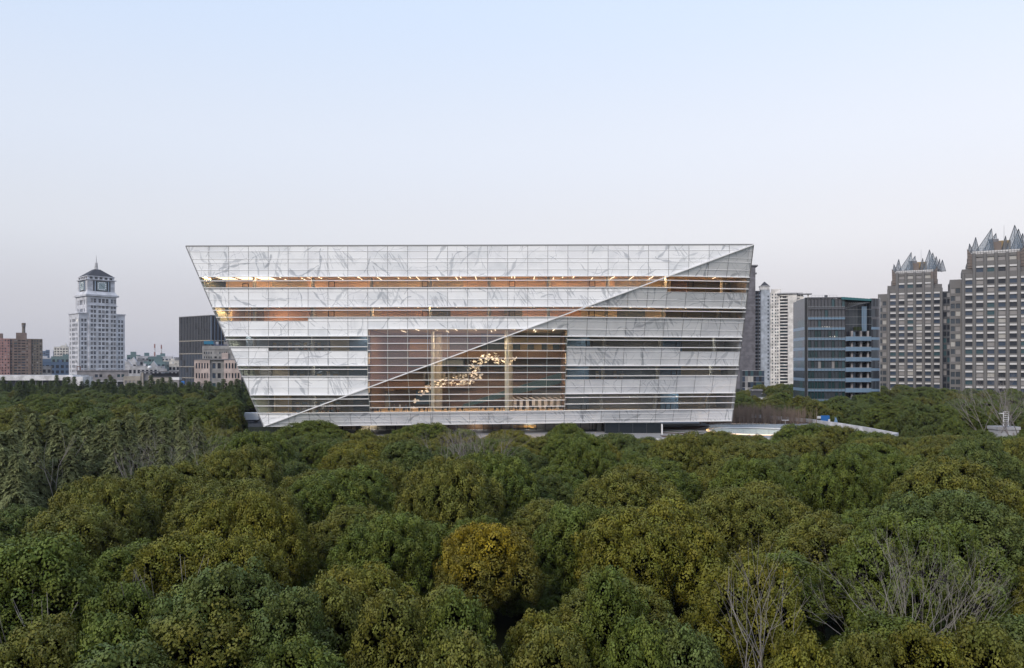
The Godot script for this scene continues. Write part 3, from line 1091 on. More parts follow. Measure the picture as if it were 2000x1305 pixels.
func clock_tower() -> void:
	var t := thing("clock_tower", "white office tower with dark pyramid roof, square clock faces and needle spire", "clock tower", Vector3(-337.0, 0, -620.0) + Basis(Vector3.UP, deg_to_rad(47.5)) * Vector3(17.25, 0, -11.0), deg_to_rad(47.5))
	var wm := mat("tower_white", Color(0.66, 0.67, 0.72), 0.75, 0.0, 0.3, "stain")
	var pick := func(r: float) -> Material:
		return M.window_lit if r > 0.985 else (M.window_blind if r > 0.82 else (M.window_blue if r > 0.6 else M.window_dark))
	var k := 34.5 / 38.0
	var cols := []
	for c in [[1.8, 3.4], [4.3, 6.1], [9, 10.8], [11.5, 13.3], [15.4, 17.4], [18.3, 20.5], [21.4, 23.6], [25.6, 27.3], [27.9, 29.8], [32.1, 33.8], [34.6, 36.3]]:
		cols.append([c[0] * k, c[1] * k])
	# the broad lower block, its centre bay standing forward
	boxpart(t, "core", Vector3(-16.8, 0, -10.5), Vector3(16.8, 60.5, 10.5), M.dark_grey)
	var rows := floors_of(13, 11.3, 3.62, 2.15)
	facade(t, at(Vector3(-17.25, 0, 11)), 7.0, 61, cols.slice(0, 2), rows, wm, 0.5, pick, 1)
	var mid := []
	for c in cols.slice(2, 9):
		mid.append([c[0] - 6.9, c[1] - 6.9])
	facade(t, at(Vector3(-10.35, 0, 12.0)), 20.6, 75, mid, floors_of(16, 11.3, 3.62, 2.15) + [[70.0, 73.2]], wm, 0.5, pick, 1)
	boxpart(t, "wall", Vector3(-10.36, 0, 10.5), Vector3(-9.9, 75, 11.5), wm)
	boxpart(t, "wall", Vector3(9.9, 0, 10.5), Vector3(10.26, 75, 11.5), wm)
	var right := []
	for c in cols.slice(9, 11):
		right.append([c[0] - 27.3, c[1] - 27.3])
	facade(t, at(Vector3(10.25, 0, 11)), 7.0, 61, right, rows, wm, 0.5, pick, 1)
	var sc := [[2.3, 3.9], [7.0, 8.8], [9.6, 11.4], [12.2, 14.0], [16.4, 18.2]]
	facade(t, side(-PI / 2, Vector3(-17.25, 0, -11)), 22.0, 61, sc, rows, wm, 0.5, pick)
	boxpart(t, "wall", Vector3(16.8, 0, -11), Vector3(17.25, 61, 10.5), wm)
	boxpart(t, "cornice", Vector3(-17.9, 61, -11.6), Vector3(17.9, 61.8, 11.6), wm)
	boxpart(t, "cornice", Vector3(-11.1, 67.6, -9), Vector3(11.1, 68.2, 12.5), wm)
	# upper shaft
	boxpart(t, "core", Vector3(-11.2, 61.8, -11.5), Vector3(9.7, 74.8, 11.4), M.dark_grey)
	facade(t, side(-PI / 2, Vector3(-11.9, 61.8, -12)), 24.0, 13.2, [[4.4, 6.2], [8.6, 10.4], [10.8, 12.8], [13.2, 15.0], [17.6, 19.4]], [[1.0, 3.6], [6.6, 10.4]], wm, 0.5, pick)
	boxpart(t, "wall", Vector3(-11.9, 61.8, 11.0), Vector3(-10.4, 75, 11.99), wm)
	boxpart(t, "cornice", Vector3(-13.0, 75, -13), Vector3(11.9, 76.4, 13.2), wm)
	# the clock stage
	var cz := 10.6
	var cx := -0.6
	var b := MB.new()
	for y in 5:
		b.span(Vector3(cx - 10.3, 79.2 + y * 1.75, -10.2), Vector3(cx + 10.3, 79.2 + y * 1.75 + 1.6, 10.2))
		b.span(Vector3(cx - 10.1, 80.8 + y * 1.75, -10.0), Vector3(cx + 10.1, 80.95 + y * 1.75, 10.0))
	part(t, "clock_stage", b.done(), wm)
	b = MB.new()
	b.hexa([Vector3(cx - 11.8, 76.4, 11.9), Vector3(cx - 10.35, 79.2, 10.3), Vector3(cx + 10.35, 79.2, 10.3), Vector3(cx + 11.8, 76.4, 11.9), Vector3(cx - 11.8, 76.4, -11.9), Vector3(cx - 10.35, 79.2, -10.3), Vector3(cx + 10.35, 79.2, -10.3), Vector3(cx + 11.8, 76.4, -11.9)])
	part(t, "flared_base", b.done(), wm)
	boxpart(t, "cornice", Vector3(cx - 11.3, 87.95, -11.2), Vector3(cx + 11.3, 88.6, 11.2), wm)
	boxpart(t, "lantern_storey", Vector3(cx - 9.8, 88.6, -9.7), Vector3(cx + 9.8, 90.6, 9.7), M.dark_grey)
	for i in 6:
		boxpart(t, "lantern_pier", Vector3(cx - 10.0 + i * 3.7, 88.6, 9.2), Vector3(cx - 8.5 + i * 3.7, 90.6, 9.95), wm)
		boxpart(t, "lantern_pier", Vector3(cx - 10.05, 88.6, -10.0 + i * 3.7), Vector3(cx - 9.3, 90.6, -8.5 + i * 3.7), wm)
	boxpart(t, "cornice", Vector3(cx - 10.4, 90.6, -10.3), Vector3(cx + 10.4, 91.2, 10.3), wm)
	b = MB.new()
	var e := 10.0
	var f := 2.2
	b.hexa([Vector3(cx - e, 91.2, e), Vector3(cx - f, 97.4, f), Vector3(cx + f, 97.4, f), Vector3(cx + e, 91.2, e), Vector3(cx - e, 91.2, -e), Vector3(cx - f, 97.4, -f), Vector3(cx + f, 97.4, -f), Vector3(cx + e, 91.2, -e)])
	part(t, "roof", b.done(), mat("slate_roof", Color(0.035, 0.035, 0.042), 0.7))
	b = MB.new()
	for y in 5:
		b.tube(Vector3(cx, 97.4 + y * 1.15, 0), Vector3(cx, 98.0 + y * 1.15, 0), 1.5 - y * 0.16, 1.45 - y * 0.16, 10, true)
		for s in 4:
			var a := TAU * s / 4 + 0.4
			b.tube(Vector3(cx + cos(a) * 0.9, 98.0 + y * 1.15, sin(a) * 0.9), Vector3(cx + cos(a) * 0.9, 98.6 + y * 1.15, sin(a) * 0.9), 0.16, 0.16, 4)
	part(t, "lantern", b.done(), M.pale_grey)
	b = MB.new()
	b.tube(Vector3(cx, 103.1, 0), Vector3(cx, 109.0, 0), 0.3, 0.08, 6, true)
	part(t, "spire", b.done(), M.pale_grey)
	# clock faces: dark recess, pale square dial, hour marks and hands
	for s in 2:
		var xf := at(Vector3(cx + 0.4, 83.4, 10.22)) if s == 0 else side(-PI / 2, Vector3(cx - 10.32, 83.4, 0))
		var c := part(t, "clock", bx(Vector3(13.2 if s == 0 else 12.0, 8.2, 0.1)), M.dark_grey, xf)
		part(c, "bezel", bx(Vector3(8.2, 8.0, 0.3)), M.black_metal, at(Vector3(0, 0, 0.2)))
		part(c, "dial", bx(Vector3(6.9, 6.7, 0.2)), mat("dial", Color(0.30, 0.38, 0.40), 0.4), at(Vector3(0, 0, 0.36)))
		for i in 12:
			var a := TAU * i / 12.0
			var q := Vector3(sin(a), cos(a), 0)
			q = q / maxf(absf(q.x), absf(q.y)) * 2.75
			part(c, "hour_mark", bx(Vector3(0.85, 0.85, 0.1)), M.white_paint, at(q + Vector3(0, 0, 0.5)))
		var hb := MB.new()
		hb.bar(Vector3(0, 0, 0.52), Vector3(1.5, -0.9, 0.52), 0.34, 0.1)
		part(c, "hour_hand", hb.done(), M.black_metal)
		hb = MB.new()
		hb.bar(Vector3(0, 0, 0.6), Vector3(-1.2, 1.6, 0.6), 0.3, 0.1)
		part(c, "minute_hand", hb.done(), M.black_metal)
		for q in [-1, 1]:
			part(c, "pilaster", bx(Vector3(0.7, 7.8, 0.5)), mat("stage_blue", Color(0.30, 0.37, 0.46), 0.6), at(Vector3(q * 5.0, 0, 0.25)))


func office_slab() -> void:
	var t := thing("glass_office_slab", "dark glass office slab with thin vertical fins beside the library", "building", Vector3(-189.3, 0, -500), deg_to_rad(-35.7))
	# local origin at the front right corner
	var h := 51.6
	boxpart(t, "core", Vector3(-34.2, 0, -30), Vector3(-0.4, h - 0.2, -0.4), mat("slab_core", Color(0.035, 0.04, 0.05), 0.2))
	mat("slab_fin", Color(0.20, 0.20, 0.21), 0.5)
	mat("slab_band", Color(0.36, 0.33, 0.28), 0.6)
	var ys := [0.0, 12.4, 19.6, 27.9, 36.1, 43.6, h]
	var panes := ["window_blue", "window_blue", "window_blue", "slab_core", "slab_core", "slab_core"]
	for i in 6:
		for j in 10:
			var x0 := -34.3 + j * 3.42
			for k in 2:
				var y0: float = lerpf(ys[i], ys[i + 1], k / 2.0)
				var y1: float = lerpf(ys[i], ys[i + 1], (k + 1) / 2.0)
				boxpart(t, "pane", Vector3(x0 + 0.04, y0 + 0.1, -0.34), Vector3(x0 + 3.38, y1 - 0.1, -0.26), M[panes[i]] if R.randf() < 0.8 else M.window_dark)
		if i > 0 and i != 5:
			boxpart(t, "floor_band", Vector3(-34.3, ys[i] - 0.28, -0.3), Vector3(0, ys[i] + 0.28, 0.05), M.slab_band)
			boxpart(t, "floor_band", Vector3(-0.3, ys[i] - 0.28, -30), Vector3(0.05, ys[i] + 0.28, -0.3), M.slab_band)
	for j in 21:
		boxpart(t, "fin", Vector3(-34.3 + j * 1.71 - 0.13, 0, -0.3), Vector3(-34.3 + j * 1.71 + 0.13, h, 0.2), M.slab_fin)
	for j in 13:
		boxpart(t, "fin", Vector3(-0.3, 0, -0.6 - j * 2.4), Vector3(0.35, h, -0.3 - j * 2.4), mat("fin_blue", Color(0.17, 0.22, 0.30), 0.5) if j == 0 else M.fin_blue)
		boxpart(t, "side_pane", Vector3(-0.35, 0, -2.6 - j * 2.4), Vector3(-0.2, h, -0.7 - j * 2.4), M.window_dark)
	boxpart(t, "roof_edge", Vector3(-34.5, h, -30.2), Vector3(0.4, h + 0.5, 0.3), M.slab_fin)


func beige_offices() -> void:
	var lm := mat("beige_pink", Color(0.60, 0.49, 0.45), 0.8, 0.0, 0.3, "stain")
	var gm := mat("beige_grey", Color(0.36, 0.35, 0.34), 0.8, 0.0, 0.3, "stain")
	var s := 0.2828
	var t := thing("beige_office_building", "low pinkish beige office building with square deep set windows", "building", Vector3(gx(379, 440), 0, -440), deg_to_rad(14))
	var h := 23.4
	var rows := [[5.5, 10.5], [13.2, 16.0], [18.6, 21.6]]
	boxpart(t, "core", Vector3(0.5, 0, -14), Vector3(24, h - 0.5, -1.4), M.dark_grey)
	facade(t, at(Vector3(0, 0, 0)), 8.2, h, even(5, 8.2, 0.55, 0.5), rows, lm, 0.7)
	facade(t, at(Vector3(8.2, 0, -0.9)), 7.4, h, [[1.2, 2.9], [3.9, 5.6]], rows, gm, 0.5)
	facade(t, at(Vector3(15.6, 0, 0)), 9.0, h, even(5, 9.0, 0.55, 0.5), rows, lm, 0.7)
	boxpart(t, "parapet", Vector3(-0.2, h, -14), Vector3(24.8, h + 0.5, 0.2), M.mid_grey)
	boxpart(t, "wall", Vector3(-0.05, 0, -14), Vector3(0.5, h, -0.7), lm)
	boxpart(t, "roof_house", Vector3(14.2, h + 0.5, -9), Vector3(17.6, h + 4.0, -2), lm)
	boxpart(t, "roof_house", Vector3(17.61, h + 0.5, -9), Vector3(24.0, h + 4.4, -3), gm)
	var u := thing("grey_beige_office", "grey beige office block with small windows behind the pinkish one", "building", Vector3(gx(395, 462), 0, -462), deg_to_rad(16))
	var hh := 31.8
	boxpart(u, "core", Vector3(0.5, 0, -14), Vector3(16.5, hh - 0.5, -0.6), M.dark_grey)
	facade(u, at(Vector3.ZERO), 17.2, hh, [[0.9, 1.5], [2.1, 2.7], [3.3, 3.9], [4.5, 5.1], [6.6, 7.9], [9.3, 9.9], [10.5, 11.1], [11.7, 12.3], [12.9, 13.5], [14.1, 14.7]], [[21.6, 22.8], [24.4, 25.6], [27.0, 28.3]], gm, 0.3)
	boxpart(u, "wall", Vector3(-0.02, 0, -14), Vector3(0.5, hh, -0.3), gm)
	boxpart(u, "cornice", Vector3(-0.3, 29.6, -0.2), Vector3(17.4, 30.0, 0.25), gm)
	boxpart(u, "roof_canopy", Vector3(0.7, hh + 0.9, -7), Vector3(5.8, hh + 2.7, -1), mat("canopy_blue", Color(0.02, 0.16, 0.27), 0.5))
	for x in [1.1, 4.6]:
		boxpart(u, "canopy_post", Vector3(x, hh, -3), Vector3(x + 0.5, hh + 0.9, -2.5), M.dark_grey)
	boxpart(u, "solar_panel", Vector3(6.0, hh + 0.3, -6), Vector3(13.5, hh + 0.7, -1), mat("solar_blue", Color(0.05, 0.07, 0.16), 0.3))
	boxpart(u, "roof_house", Vector3(11.2, hh, -12), Vector3(15.6, hh + 2.4, -7), gm)
	boxpart(u, "water_tank", Vector3(6.6, hh, -10), Vector3(8.2, hh + 2.6, -8.2), M.pale_grey)


func pink_flats() -> void:
	var d := 700.0
	var s := d / F
	var t := thing("pink_apartment_block", "weathered pink and brown apartment block at the left edge", "building", Vector3(gx(0, d), 0, -d), deg_to_rad(28))
	var pink := mat("flat_pink", Color(0.45, 0.27, 0.25), 0.85, 0.0, 0.3, "stain")
	var brown := mat("flat_brown", Color(0.25, 0.19, 0.165), 0.85, 0.0, 0.3, "stain")
	var grey := mat("flat_grey", Color(0.20, 0.175, 0.15), 0.85, 0.0, 0.3, "stain")
	var top := gy(661, d)
	boxpart(t, "core", Vector3(-7, 0, -16), Vector3(31.5, top - 0.5, -1.6), M.dark_grey)
	var rows := floors_of(18, 0.8, 2.42, 1.2)
	facade(t, at(Vector3(-8, 0, 0)), 15.2, top, even(7, 15.2, 0.5), rows, pink, 0.5)
	facade(t, at(Vector3(7.2, 0, -0.8)), 2.2, top, [[0.5, 1.6]], rows, brown, 0.5)
	facade(t, at(Vector3(9.4, 0, 0)), 14.0, top, [[1.0, 3.4], [4.0, 6.0], [6.6, 9.6], [10.4, 11.4]], rows, brown, 0.6)
	facade(t, at(Vector3(23.4, 0, -0.6)), 8.6, top, [[0.6, 1.4], [2.3, 3.2], [4.2, 5.4], [6.6, 7.9]], rows, grey, 0.5)
	boxpart(t, "roof_house", Vector3(11.8, top, -8), Vector3(19.6, top + 5.3, -1), brown)
	boxpart(t, "roof_house", Vector3(-8, top, -8), Vector3(1.6, top + 4.4, -1), brown)
	var ch := thing("brick_chimney", "tall grey brown chimney rising behind the pink apartment block", "chimney", Vector3(gx(46, d + 30), 0, -d - 30))
	var b := MB.new()
	var hh := gy(631, d + 30)
	b.tube(Vector3.ZERO, Vector3(0, hh - 2, 0), 1.6, 1.3, 12)
	b.tube(Vector3(0, hh - 2, 0), Vector3(0, hh, 0), 1.65, 1.65, 12, true)
	part(ch, "shaft", b.done(), grey)
	b = MB.new()
	b.tube(Vector3(0, hh - 3, 0), Vector3(0, hh - 2.3, 0), 1.75, 1.75, 12, true)
	part(ch, "collar", b.done(), M.mid_grey)


func low_buildings() -> void:
	# long low white hall in front
	var d := 520.0
	var t := thing("low_white_hall", "long low white roofed hall before the clock tower", "building", Vector3(gx(-30, d), 0, -d), deg_to_rad(4))
	boxpart(t, "roof_fascia", Vector3(-20, 10.6, -22), Vector3(56, 13.9, 1), M.white_wall)
	boxpart(t, "glazed_wall", Vector3(-19, 0, -21), Vector3(55, 10.59, -0.4), M.window_dark)
	for i in 18:
		boxpart(t, "post", Vector3(-18.5 + i * 4.2, 0, -0.39), Vector3(-18.2 + i * 4.2, 10.59, 0.0), M.mid_grey)
	boxpart(t, "end_wall", Vector3(52, 0, -12), Vector3(63, 13.0, 2.5), M.white_wall)
	# colonnaded base of the clock tower
	d = 565.0
	var s := d / F
	var c := thing("colonnade_building", "grey stone entrance building with tall columns and a round emblem", "building", Vector3(gx(150, d), 0, -d), deg_to_rad(26))
	var st := mat("stone_grey", Color(0.36, 0.34, 0.345), 0.8, 0.0, 0.3, "stain")
	var w := 33.0
	boxpart(c, "core", Vector3(0, 0, -10), Vector3(w, 15.6, -1.2), M.dark_grey)
	facade(c, at(Vector3(0, 9.4, 0)), w, 7.0, [[1.4, 3.4], [4.6, 6.6], [11.4, 13.2], [14.2, 16.0], [25.6, 27.4], [28.4, 30.2]], [[2.6, 4.6]], st, 0.5)
	boxpart(c, "cornice", Vector3(-0.4, 16.4, -10), Vector3(w + 0.4, 17.0, 0.5), st)
	boxpart(c, "beam", Vector3(9, 8.7, -0.3), Vector3(w - 0.6, 9.39, 0.6), M.white_wall)
	for x in [9.8, 19.5, 25.5, 30.5]:
		var b := MB.new()
		b.tube(Vector3(x, 0, -0.2), Vector3(x, 8.7, -0.2), 0.62, 0.55, 12, true)
		part(c, "column", b.done(), M.white_wall)
	boxpart(c, "wall", Vector3(0, 0, -1.2), Vector3(8.2, 9.39, -0.1), st)
	var em := CylinderMesh.new()
	em.top_radius = 1.4
	em.bottom_radius = 1.4
	em.height = 0.4
	em.radial_segments = 20
	part(c, "round_emblem", em, mat("bronze", Color(0.10, 0.075, 0.05), 0.5, 0.5), Transform3D(Basis(Vector3.RIGHT, PI / 2), Vector3(20.8, 12.6, 0.2)))
	boxpart(c, "roof_frame", Vector3(-0.2, 17.0, -2), Vector3(0.3, 19.4, -1.5), mat("rust_red", Color(0.13, 0.05, 0.035), 0.7))
	boxpart(c, "roof_frame", Vector3(1.9, 17.0, -2), Vector3(2.4, 19.4, -1.5), M.rust_red)
	boxpart(c, "roof_frame", Vector3(-0.2, 19.4, -2), Vector3(2.4, 19.9, -1.5), M.rust_red)
	# low beige offices between the tower and the dark slab
	d = 545.0
	var bg := mat("beige_stone", Color(0.50, 0.45, 0.39), 0.8, 0.0, 0.3, "stain")
	var e := thing("low_beige_office", "low beige office right of the colonnade with dark flat roof", "building", Vector3(gx(241, d), 0, -d), deg_to_rad(20))
	boxpart(e, "core", Vector3(0.4, 0, -12), Vector3(36, 13, -0.8), M.dark_grey)
	facade(e, at(Vector3.ZERO), 10.6, 13.0, even(4, 10.6, 0.5, 0.4), [[2.2, 4.4], [7.2, 10.0]], bg, 0.5)
	boxpart(e, "entrance_recess", Vector3(10.6, 0, -1.2), Vector3(17.4, 15.0, -0.6), M.mid_grey)
	boxpart(e, "pier", Vector3(11.2, 0, -0.59), Vector3(12.4, 15.6, 0.3), bg)
	boxpart(e, "pier", Vector3(15.6, 0, -0.59), Vector3(17.2, 13.4, 0.5), bg)
	facade(e, at(Vector3(17.4, 0, 0)), 19.0, 12.0, even(7, 19.0, 0.5, 0.4), [[2.2, 4.4], [6.6, 9.4]], bg, 0.5)
	boxpart(e, "upper_glazing", Vector3(17.4, 12.1, -3), Vector3(36.4, 15.0, -1.0), M.window_dark)
	boxpart(e, "roof", Vector3(9.6, 15.61, -9), Vector3(40, 16.4, 0.4), M.mid_grey)
	boxpart(e, "roof_house", Vector3(22, 16.41, -6), Vector3(27, 18.2, -3), M.pale_grey)
	var di := thing("satellite_dish", "white satellite dish on the low beige office's roof", "satellite dish", Vector3(gx(292, 548), 17.8, -548))
	var dm := SphereMesh.new()
	dm.radius = 1.3
	dm.height = 1.3
	dm.is_hemisphere = true
	part(di, "dish", dm, M.white_paint, Transform3D(Basis(Vector3.RIGHT, 1.0), Vector3(0, 1.1, 0)))
	var b2 := MB.new()
	b2.tube(Vector3(0, -1.4, 0), Vector3(0, 1.2, 0), 0.15, 0.15, 6, true)
	part(di, "stand", b2.done(), M.steel)
	var p := thing("white_pavilion", "small white flat roofed pavilion at the foot of the dark slab", "building", Vector3(gx(341, 500), 0, -500))
	boxpart(p, "roof", Vector3(-3.0, 11.2, -4), Vector3(2.8, 12.9, 0), M.white_paint)
	boxpart(p, "wall", Vector3(-2.8, 0, -3.8), Vector3(2.6, 11.19, -0.3), M.window_blind)
	var bs := thing("blue_roof_sign", "small blue sign disc right of the white pavilion", "sign", Vector3(gx(357, 498), 0, -498))
	boxpart(bs, "panel", Vector3(-0.9, 8.8, -0.2), Vector3(1.0, 10.6, 0.2), M.sign_blue)
	boxpart(bs, "post", Vector3(-0.15, 0, -0.15), Vector3(0.15, 8.8, 0.15), M.steel)


func city() -> void:
	# distant low-rise quarter left of the tower
	var navy := mat("far_navy", Color(0.09, 0.14, 0.22), 0.4)
	var white := mat("far_white", Color(0.68, 0.65, 0.60), 0.8, 0.0, 0.3, "stain")
	var teal := mat("far_teal", Color(0.10, 0.16, 0.17), 0.5)
	var grey := mat("far_grey", Color(0.26, 0.27, 0.29), 0.8, 0.0, 0.3, "stain")
	var lav := mat("far_lavender", Color(0.58, 0.58, 0.61), 0.8, 0.0, 0.3, "stain")
	var rows := [
		["navy tower block just right of the pink flats", 73, 1500, 11, 683, 4, 10, navy], ["navy tower block right of a gap, third from the pink flats", 92.5, 1500, 6, 684, 3, 10, navy],
		["lower navy block between the two navy towers", 84, 1560, 8, 686, 3, 8, navy], ["slim navy tower left of the cream flats", 107, 1450, 6, 685.5, 2, 10, navy],
		["cream apartment tower with stepped roof, left of the clock tower", 119, 1250, 20, 678, 5, 12, white],
		["grey flats with pale balconies behind the white hall's left half", 78, 900, 20, 700, 6, 5, lav], ["dark blue office with white roof edge left of the clock tower", 96, 880, 26, 702, 6, 4, navy],
		["teal flats in front of the cream tower", 122, 860, 22, 697, 5, 5, teal], ["blue grey flats at the clock tower's left foot", 112, 800, 30, 708, 7, 4, navy], ["low grey row behind the white hall", 72, 760, 24, 716, 6, 3, grey],
		["pale gabled flats at the clock tower's right foot", 250, 800, 16, 707, 4, 4, lav], ["teal topped flats right of the clock tower", 259, 900, 12, 694, 3, 6, teal],
		["grey flats second right of the clock tower", 268, 850, 20, 703, 5, 5, grey], ["white flats with green roof house left of the chimneys", 288, 900, 22, 696, 5, 6, lav],
		["teal glazed flats below the taller chimney", 303, 880, 14, 698, 4, 6, teal], ["pale flats below the shorter chimney", 318, 910, 20, 697, 5, 6, lav],
		["cream flats left of the dark glass slab", 333, 860, 22, 705, 6, 4, white], ["white gabled row in front, under the chimneys", 275, 700, 34, 716, 10, 3, lav], ["blue balconied flats in front of the chimneys", 302, 720, 18, 707, 5, 5, teal],
		["cream row right of the blue balconied flats", 325, 740, 30, 712, 9, 4, white], ["flat roofed grey block at the dark slab's left foot", 341, 960, 14, 702, 4, 5, grey]]
	for i in rows.size():
		var q = rows[i]
		var d: float = q[2]
		var t := block("distant_block", q[0], q[1], d, q[3], q[3] * 0.8, gy(q[4], d), deg_to_rad(R.randf_range(5, 30)), q[5], q[6], q[7], 0.6, null, "distant city blocks")
		if i in [11, 13, 15]:
			boxpart(t, "roof_house", Vector3(-3, gy(q[4], d) + 0.46, -8), Vector3(2, gy(q[4], d) + 4.0, -3), teal)
		elif i > 3:
			boxpart(t, "roof_house", Vector3(-2 + R.randf() * 4, gy(q[4], d) + 0.46, -7), Vector3(3 + R.randf() * 3, gy(q[4], d) + 2.6, -3), q[7])
		if i in [10, 17]:      # gables
			for x in [-0.3, 0.3]:
				var b := MB.new()
				var hh := gy(q[4], d) + 0.46
				var c: float = q[3] * x
				b.prism(PackedVector2Array([Vector2(c - 3, hh), Vector2(c + 3, hh), Vector2(c, hh + 4.4)]), -4.0, 0.1)
				part(t, "gable", b.done(), q[7], Transform3D(Basis(Vector3(1, 0, 0), Vector3(0, 0, 1), Vector3(0, 1, 0)), Vector3.ZERO))
	for q in [[302, 672, "taller red and white striped chimney, left of the two"], [315, 673.5, "red and white striped chimney, right of the two"]]:
		var d := 1500.0
		var t := thing("striped_chimney", q[2], "chimney", Vector3(gx(q[0], d), 0, -d), 0.0, "striped chimneys")
		var top := gy(q[1], d)
		for i in 8:
			var b := MB.new()
			b.tube(Vector3(0, top * i / 8.0, 0), Vector3(0, top * (i + 1) / 8.0, 0), 1.9 - i * 0.1, 1.8 - i * 0.1, 10, i == 7)
			part(t, "band", b.done(), mat("stripe_red", Color(0.28, 0.13, 0.11), 0.8) if i % 2 == 1 else M.white_wall)
	var sp := thing("far_spire_tower", "tiny blue domed spire right of the cream tower", "tower", Vector3(gx(128.5, 1600), 0, -1600))
	var b3 := MB.new()
	b3.tube(Vector3.ZERO, Vector3(0, gy(676, 1600), 0), 3.6, 3.6, 10)
	b3.tube(Vector3(0, gy(676, 1600), 0), Vector3(0, gy(670, 1600), 0), 3.0, 0.4, 10)
	part(sp, "shaft", b3.done(), white)
	b3 = MB.new()
	b3.tube(Vector3(1.5, gy(681, 1600), 3), Vector3(1.5, gy(678, 1600), 3), 4.4, 4.4, 10, true)
	part(sp, "balcony_ring", b3.done(), navy)


func truck() -> void:
	var d := 282.0
	var t := thing("delivery_truck", "white box truck with blue cab parked left of the library", "truck", Vector3(gx(493, d), 0, -d), deg_to_rad(100))
	boxpart(t, "cargo_box", Vector3(-1.2, 1.0, -2.6), Vector3(1.2, 3.5, 2.2), M.white_paint)
	var b := MB.new()
	b.hexa([Vector3(-1.1, 0.6, -4.4), Vector3(-1.1, 1.6, -4.4), Vector3(1.1, 1.6, -4.4), Vector3(1.1, 0.6, -4.4), Vector3(-1.1, 0.6, -2.75), Vector3(-1.1, 2.6, -2.75), Vector3(1.1, 2.6, -2.75), Vector3(1.1, 0.6, -2.75)])
	part(t, "cab", b.done(), mat("truck_blue", Color(0.02, 0.13, 0.42), 0.3))
	b = MB.new()
	b.quad(Vector3(-0.95, 1.66, -4.4), Vector3(0.95, 1.66, -4.4), Vector3(0.95, 2.5, -3.05), Vector3(-0.95, 2.5, -3.05))
	part(t, "windscreen", b.done(), M.window_dark)
	boxpart(t, "chassis", Vector3(-0.9, 0.5, -4.2), Vector3(0.9, 0.99, 2.1), M.black_metal)
	for q in [[-1.05, -3.5], [1.05, -3.5], [-1.05, 1.2], [1.05, 1.2]]:
		b = MB.new()
		b.tube(Vector3(q[0] - 0.15, 0.48, q[1]), Vector3(q[0] + 0.15, 0.48, q[1]), 0.48, 0.48, 14, true)
		part(t, "wheel", b.done(), M.black_metal)
	for x in [-0.8, 0.8]:
		boxpart(t, "headlight", Vector3(x - 0.18, 0.85, -4.45), Vector3(x + 0.18, 1.1, -4.40), M.white_paint)
	# a white car under the trees on the park road, and one behind it
	var labels := ["white hatchback glimpsed under the crowns on the park road", "pale silver hatchback glimpsed left of the white one"]
	var car: Node3D
	for i in 2:
		var p := Vector3(46.0 - i * 9.0, 0, -120.0 - i * 2.0)
		if i == 0:
			car = thing("parked_car", labels[0], "car", p, PI / 2, "cars on the park road")
			b = MB.new()
			var prof := [Vector2(-2.1, 0.35), Vector2(-2.1, 0.95), Vector2(-1.2, 1.05), Vector2(-0.6, 1.5), Vector2(1.2, 1.5), Vector2(1.9, 1.0), Vector2(2.1, 0.9), Vector2(2.1, 0.35)]
			b.prism(PackedVector2Array(prof), -0.85, 0.85)
			part(car, "body", b.done(), M.white_paint, Transform3D(Basis(Vector3(0, 0, 1), Vector3(1, 0, 0), Vector3(0, 1, 0)), Vector3.ZERO))
			boxpart(car, "side_window", Vector3(-0.87, 1.05, -0.5), Vector3(-0.85, 1.4, 1.1), M.window_dark)
			boxpart(car, "side_window", Vector3(0.85, 1.05, -0.5), Vector3(0.87, 1.4, 1.1), M.window_dark)
			for q in [[-0.8, -1.3], [0.8, -1.3], [-0.8, 1.3], [0.8, 1.3]]:
				b = MB.new()
				b.tube(Vector3(q[0] - 0.1, 0.32, q[1]), Vector3(q[0] + 0.1, 0.32, q[1]), 0.32, 0.32, 12, true)
				part(car, "wheel", b.done(), M.black_metal)
		else:
			var c := copy(car, labels[1], p, PI / 2)
			(c.get_child(0) as MeshInstance3D).material_override = M.pale_grey


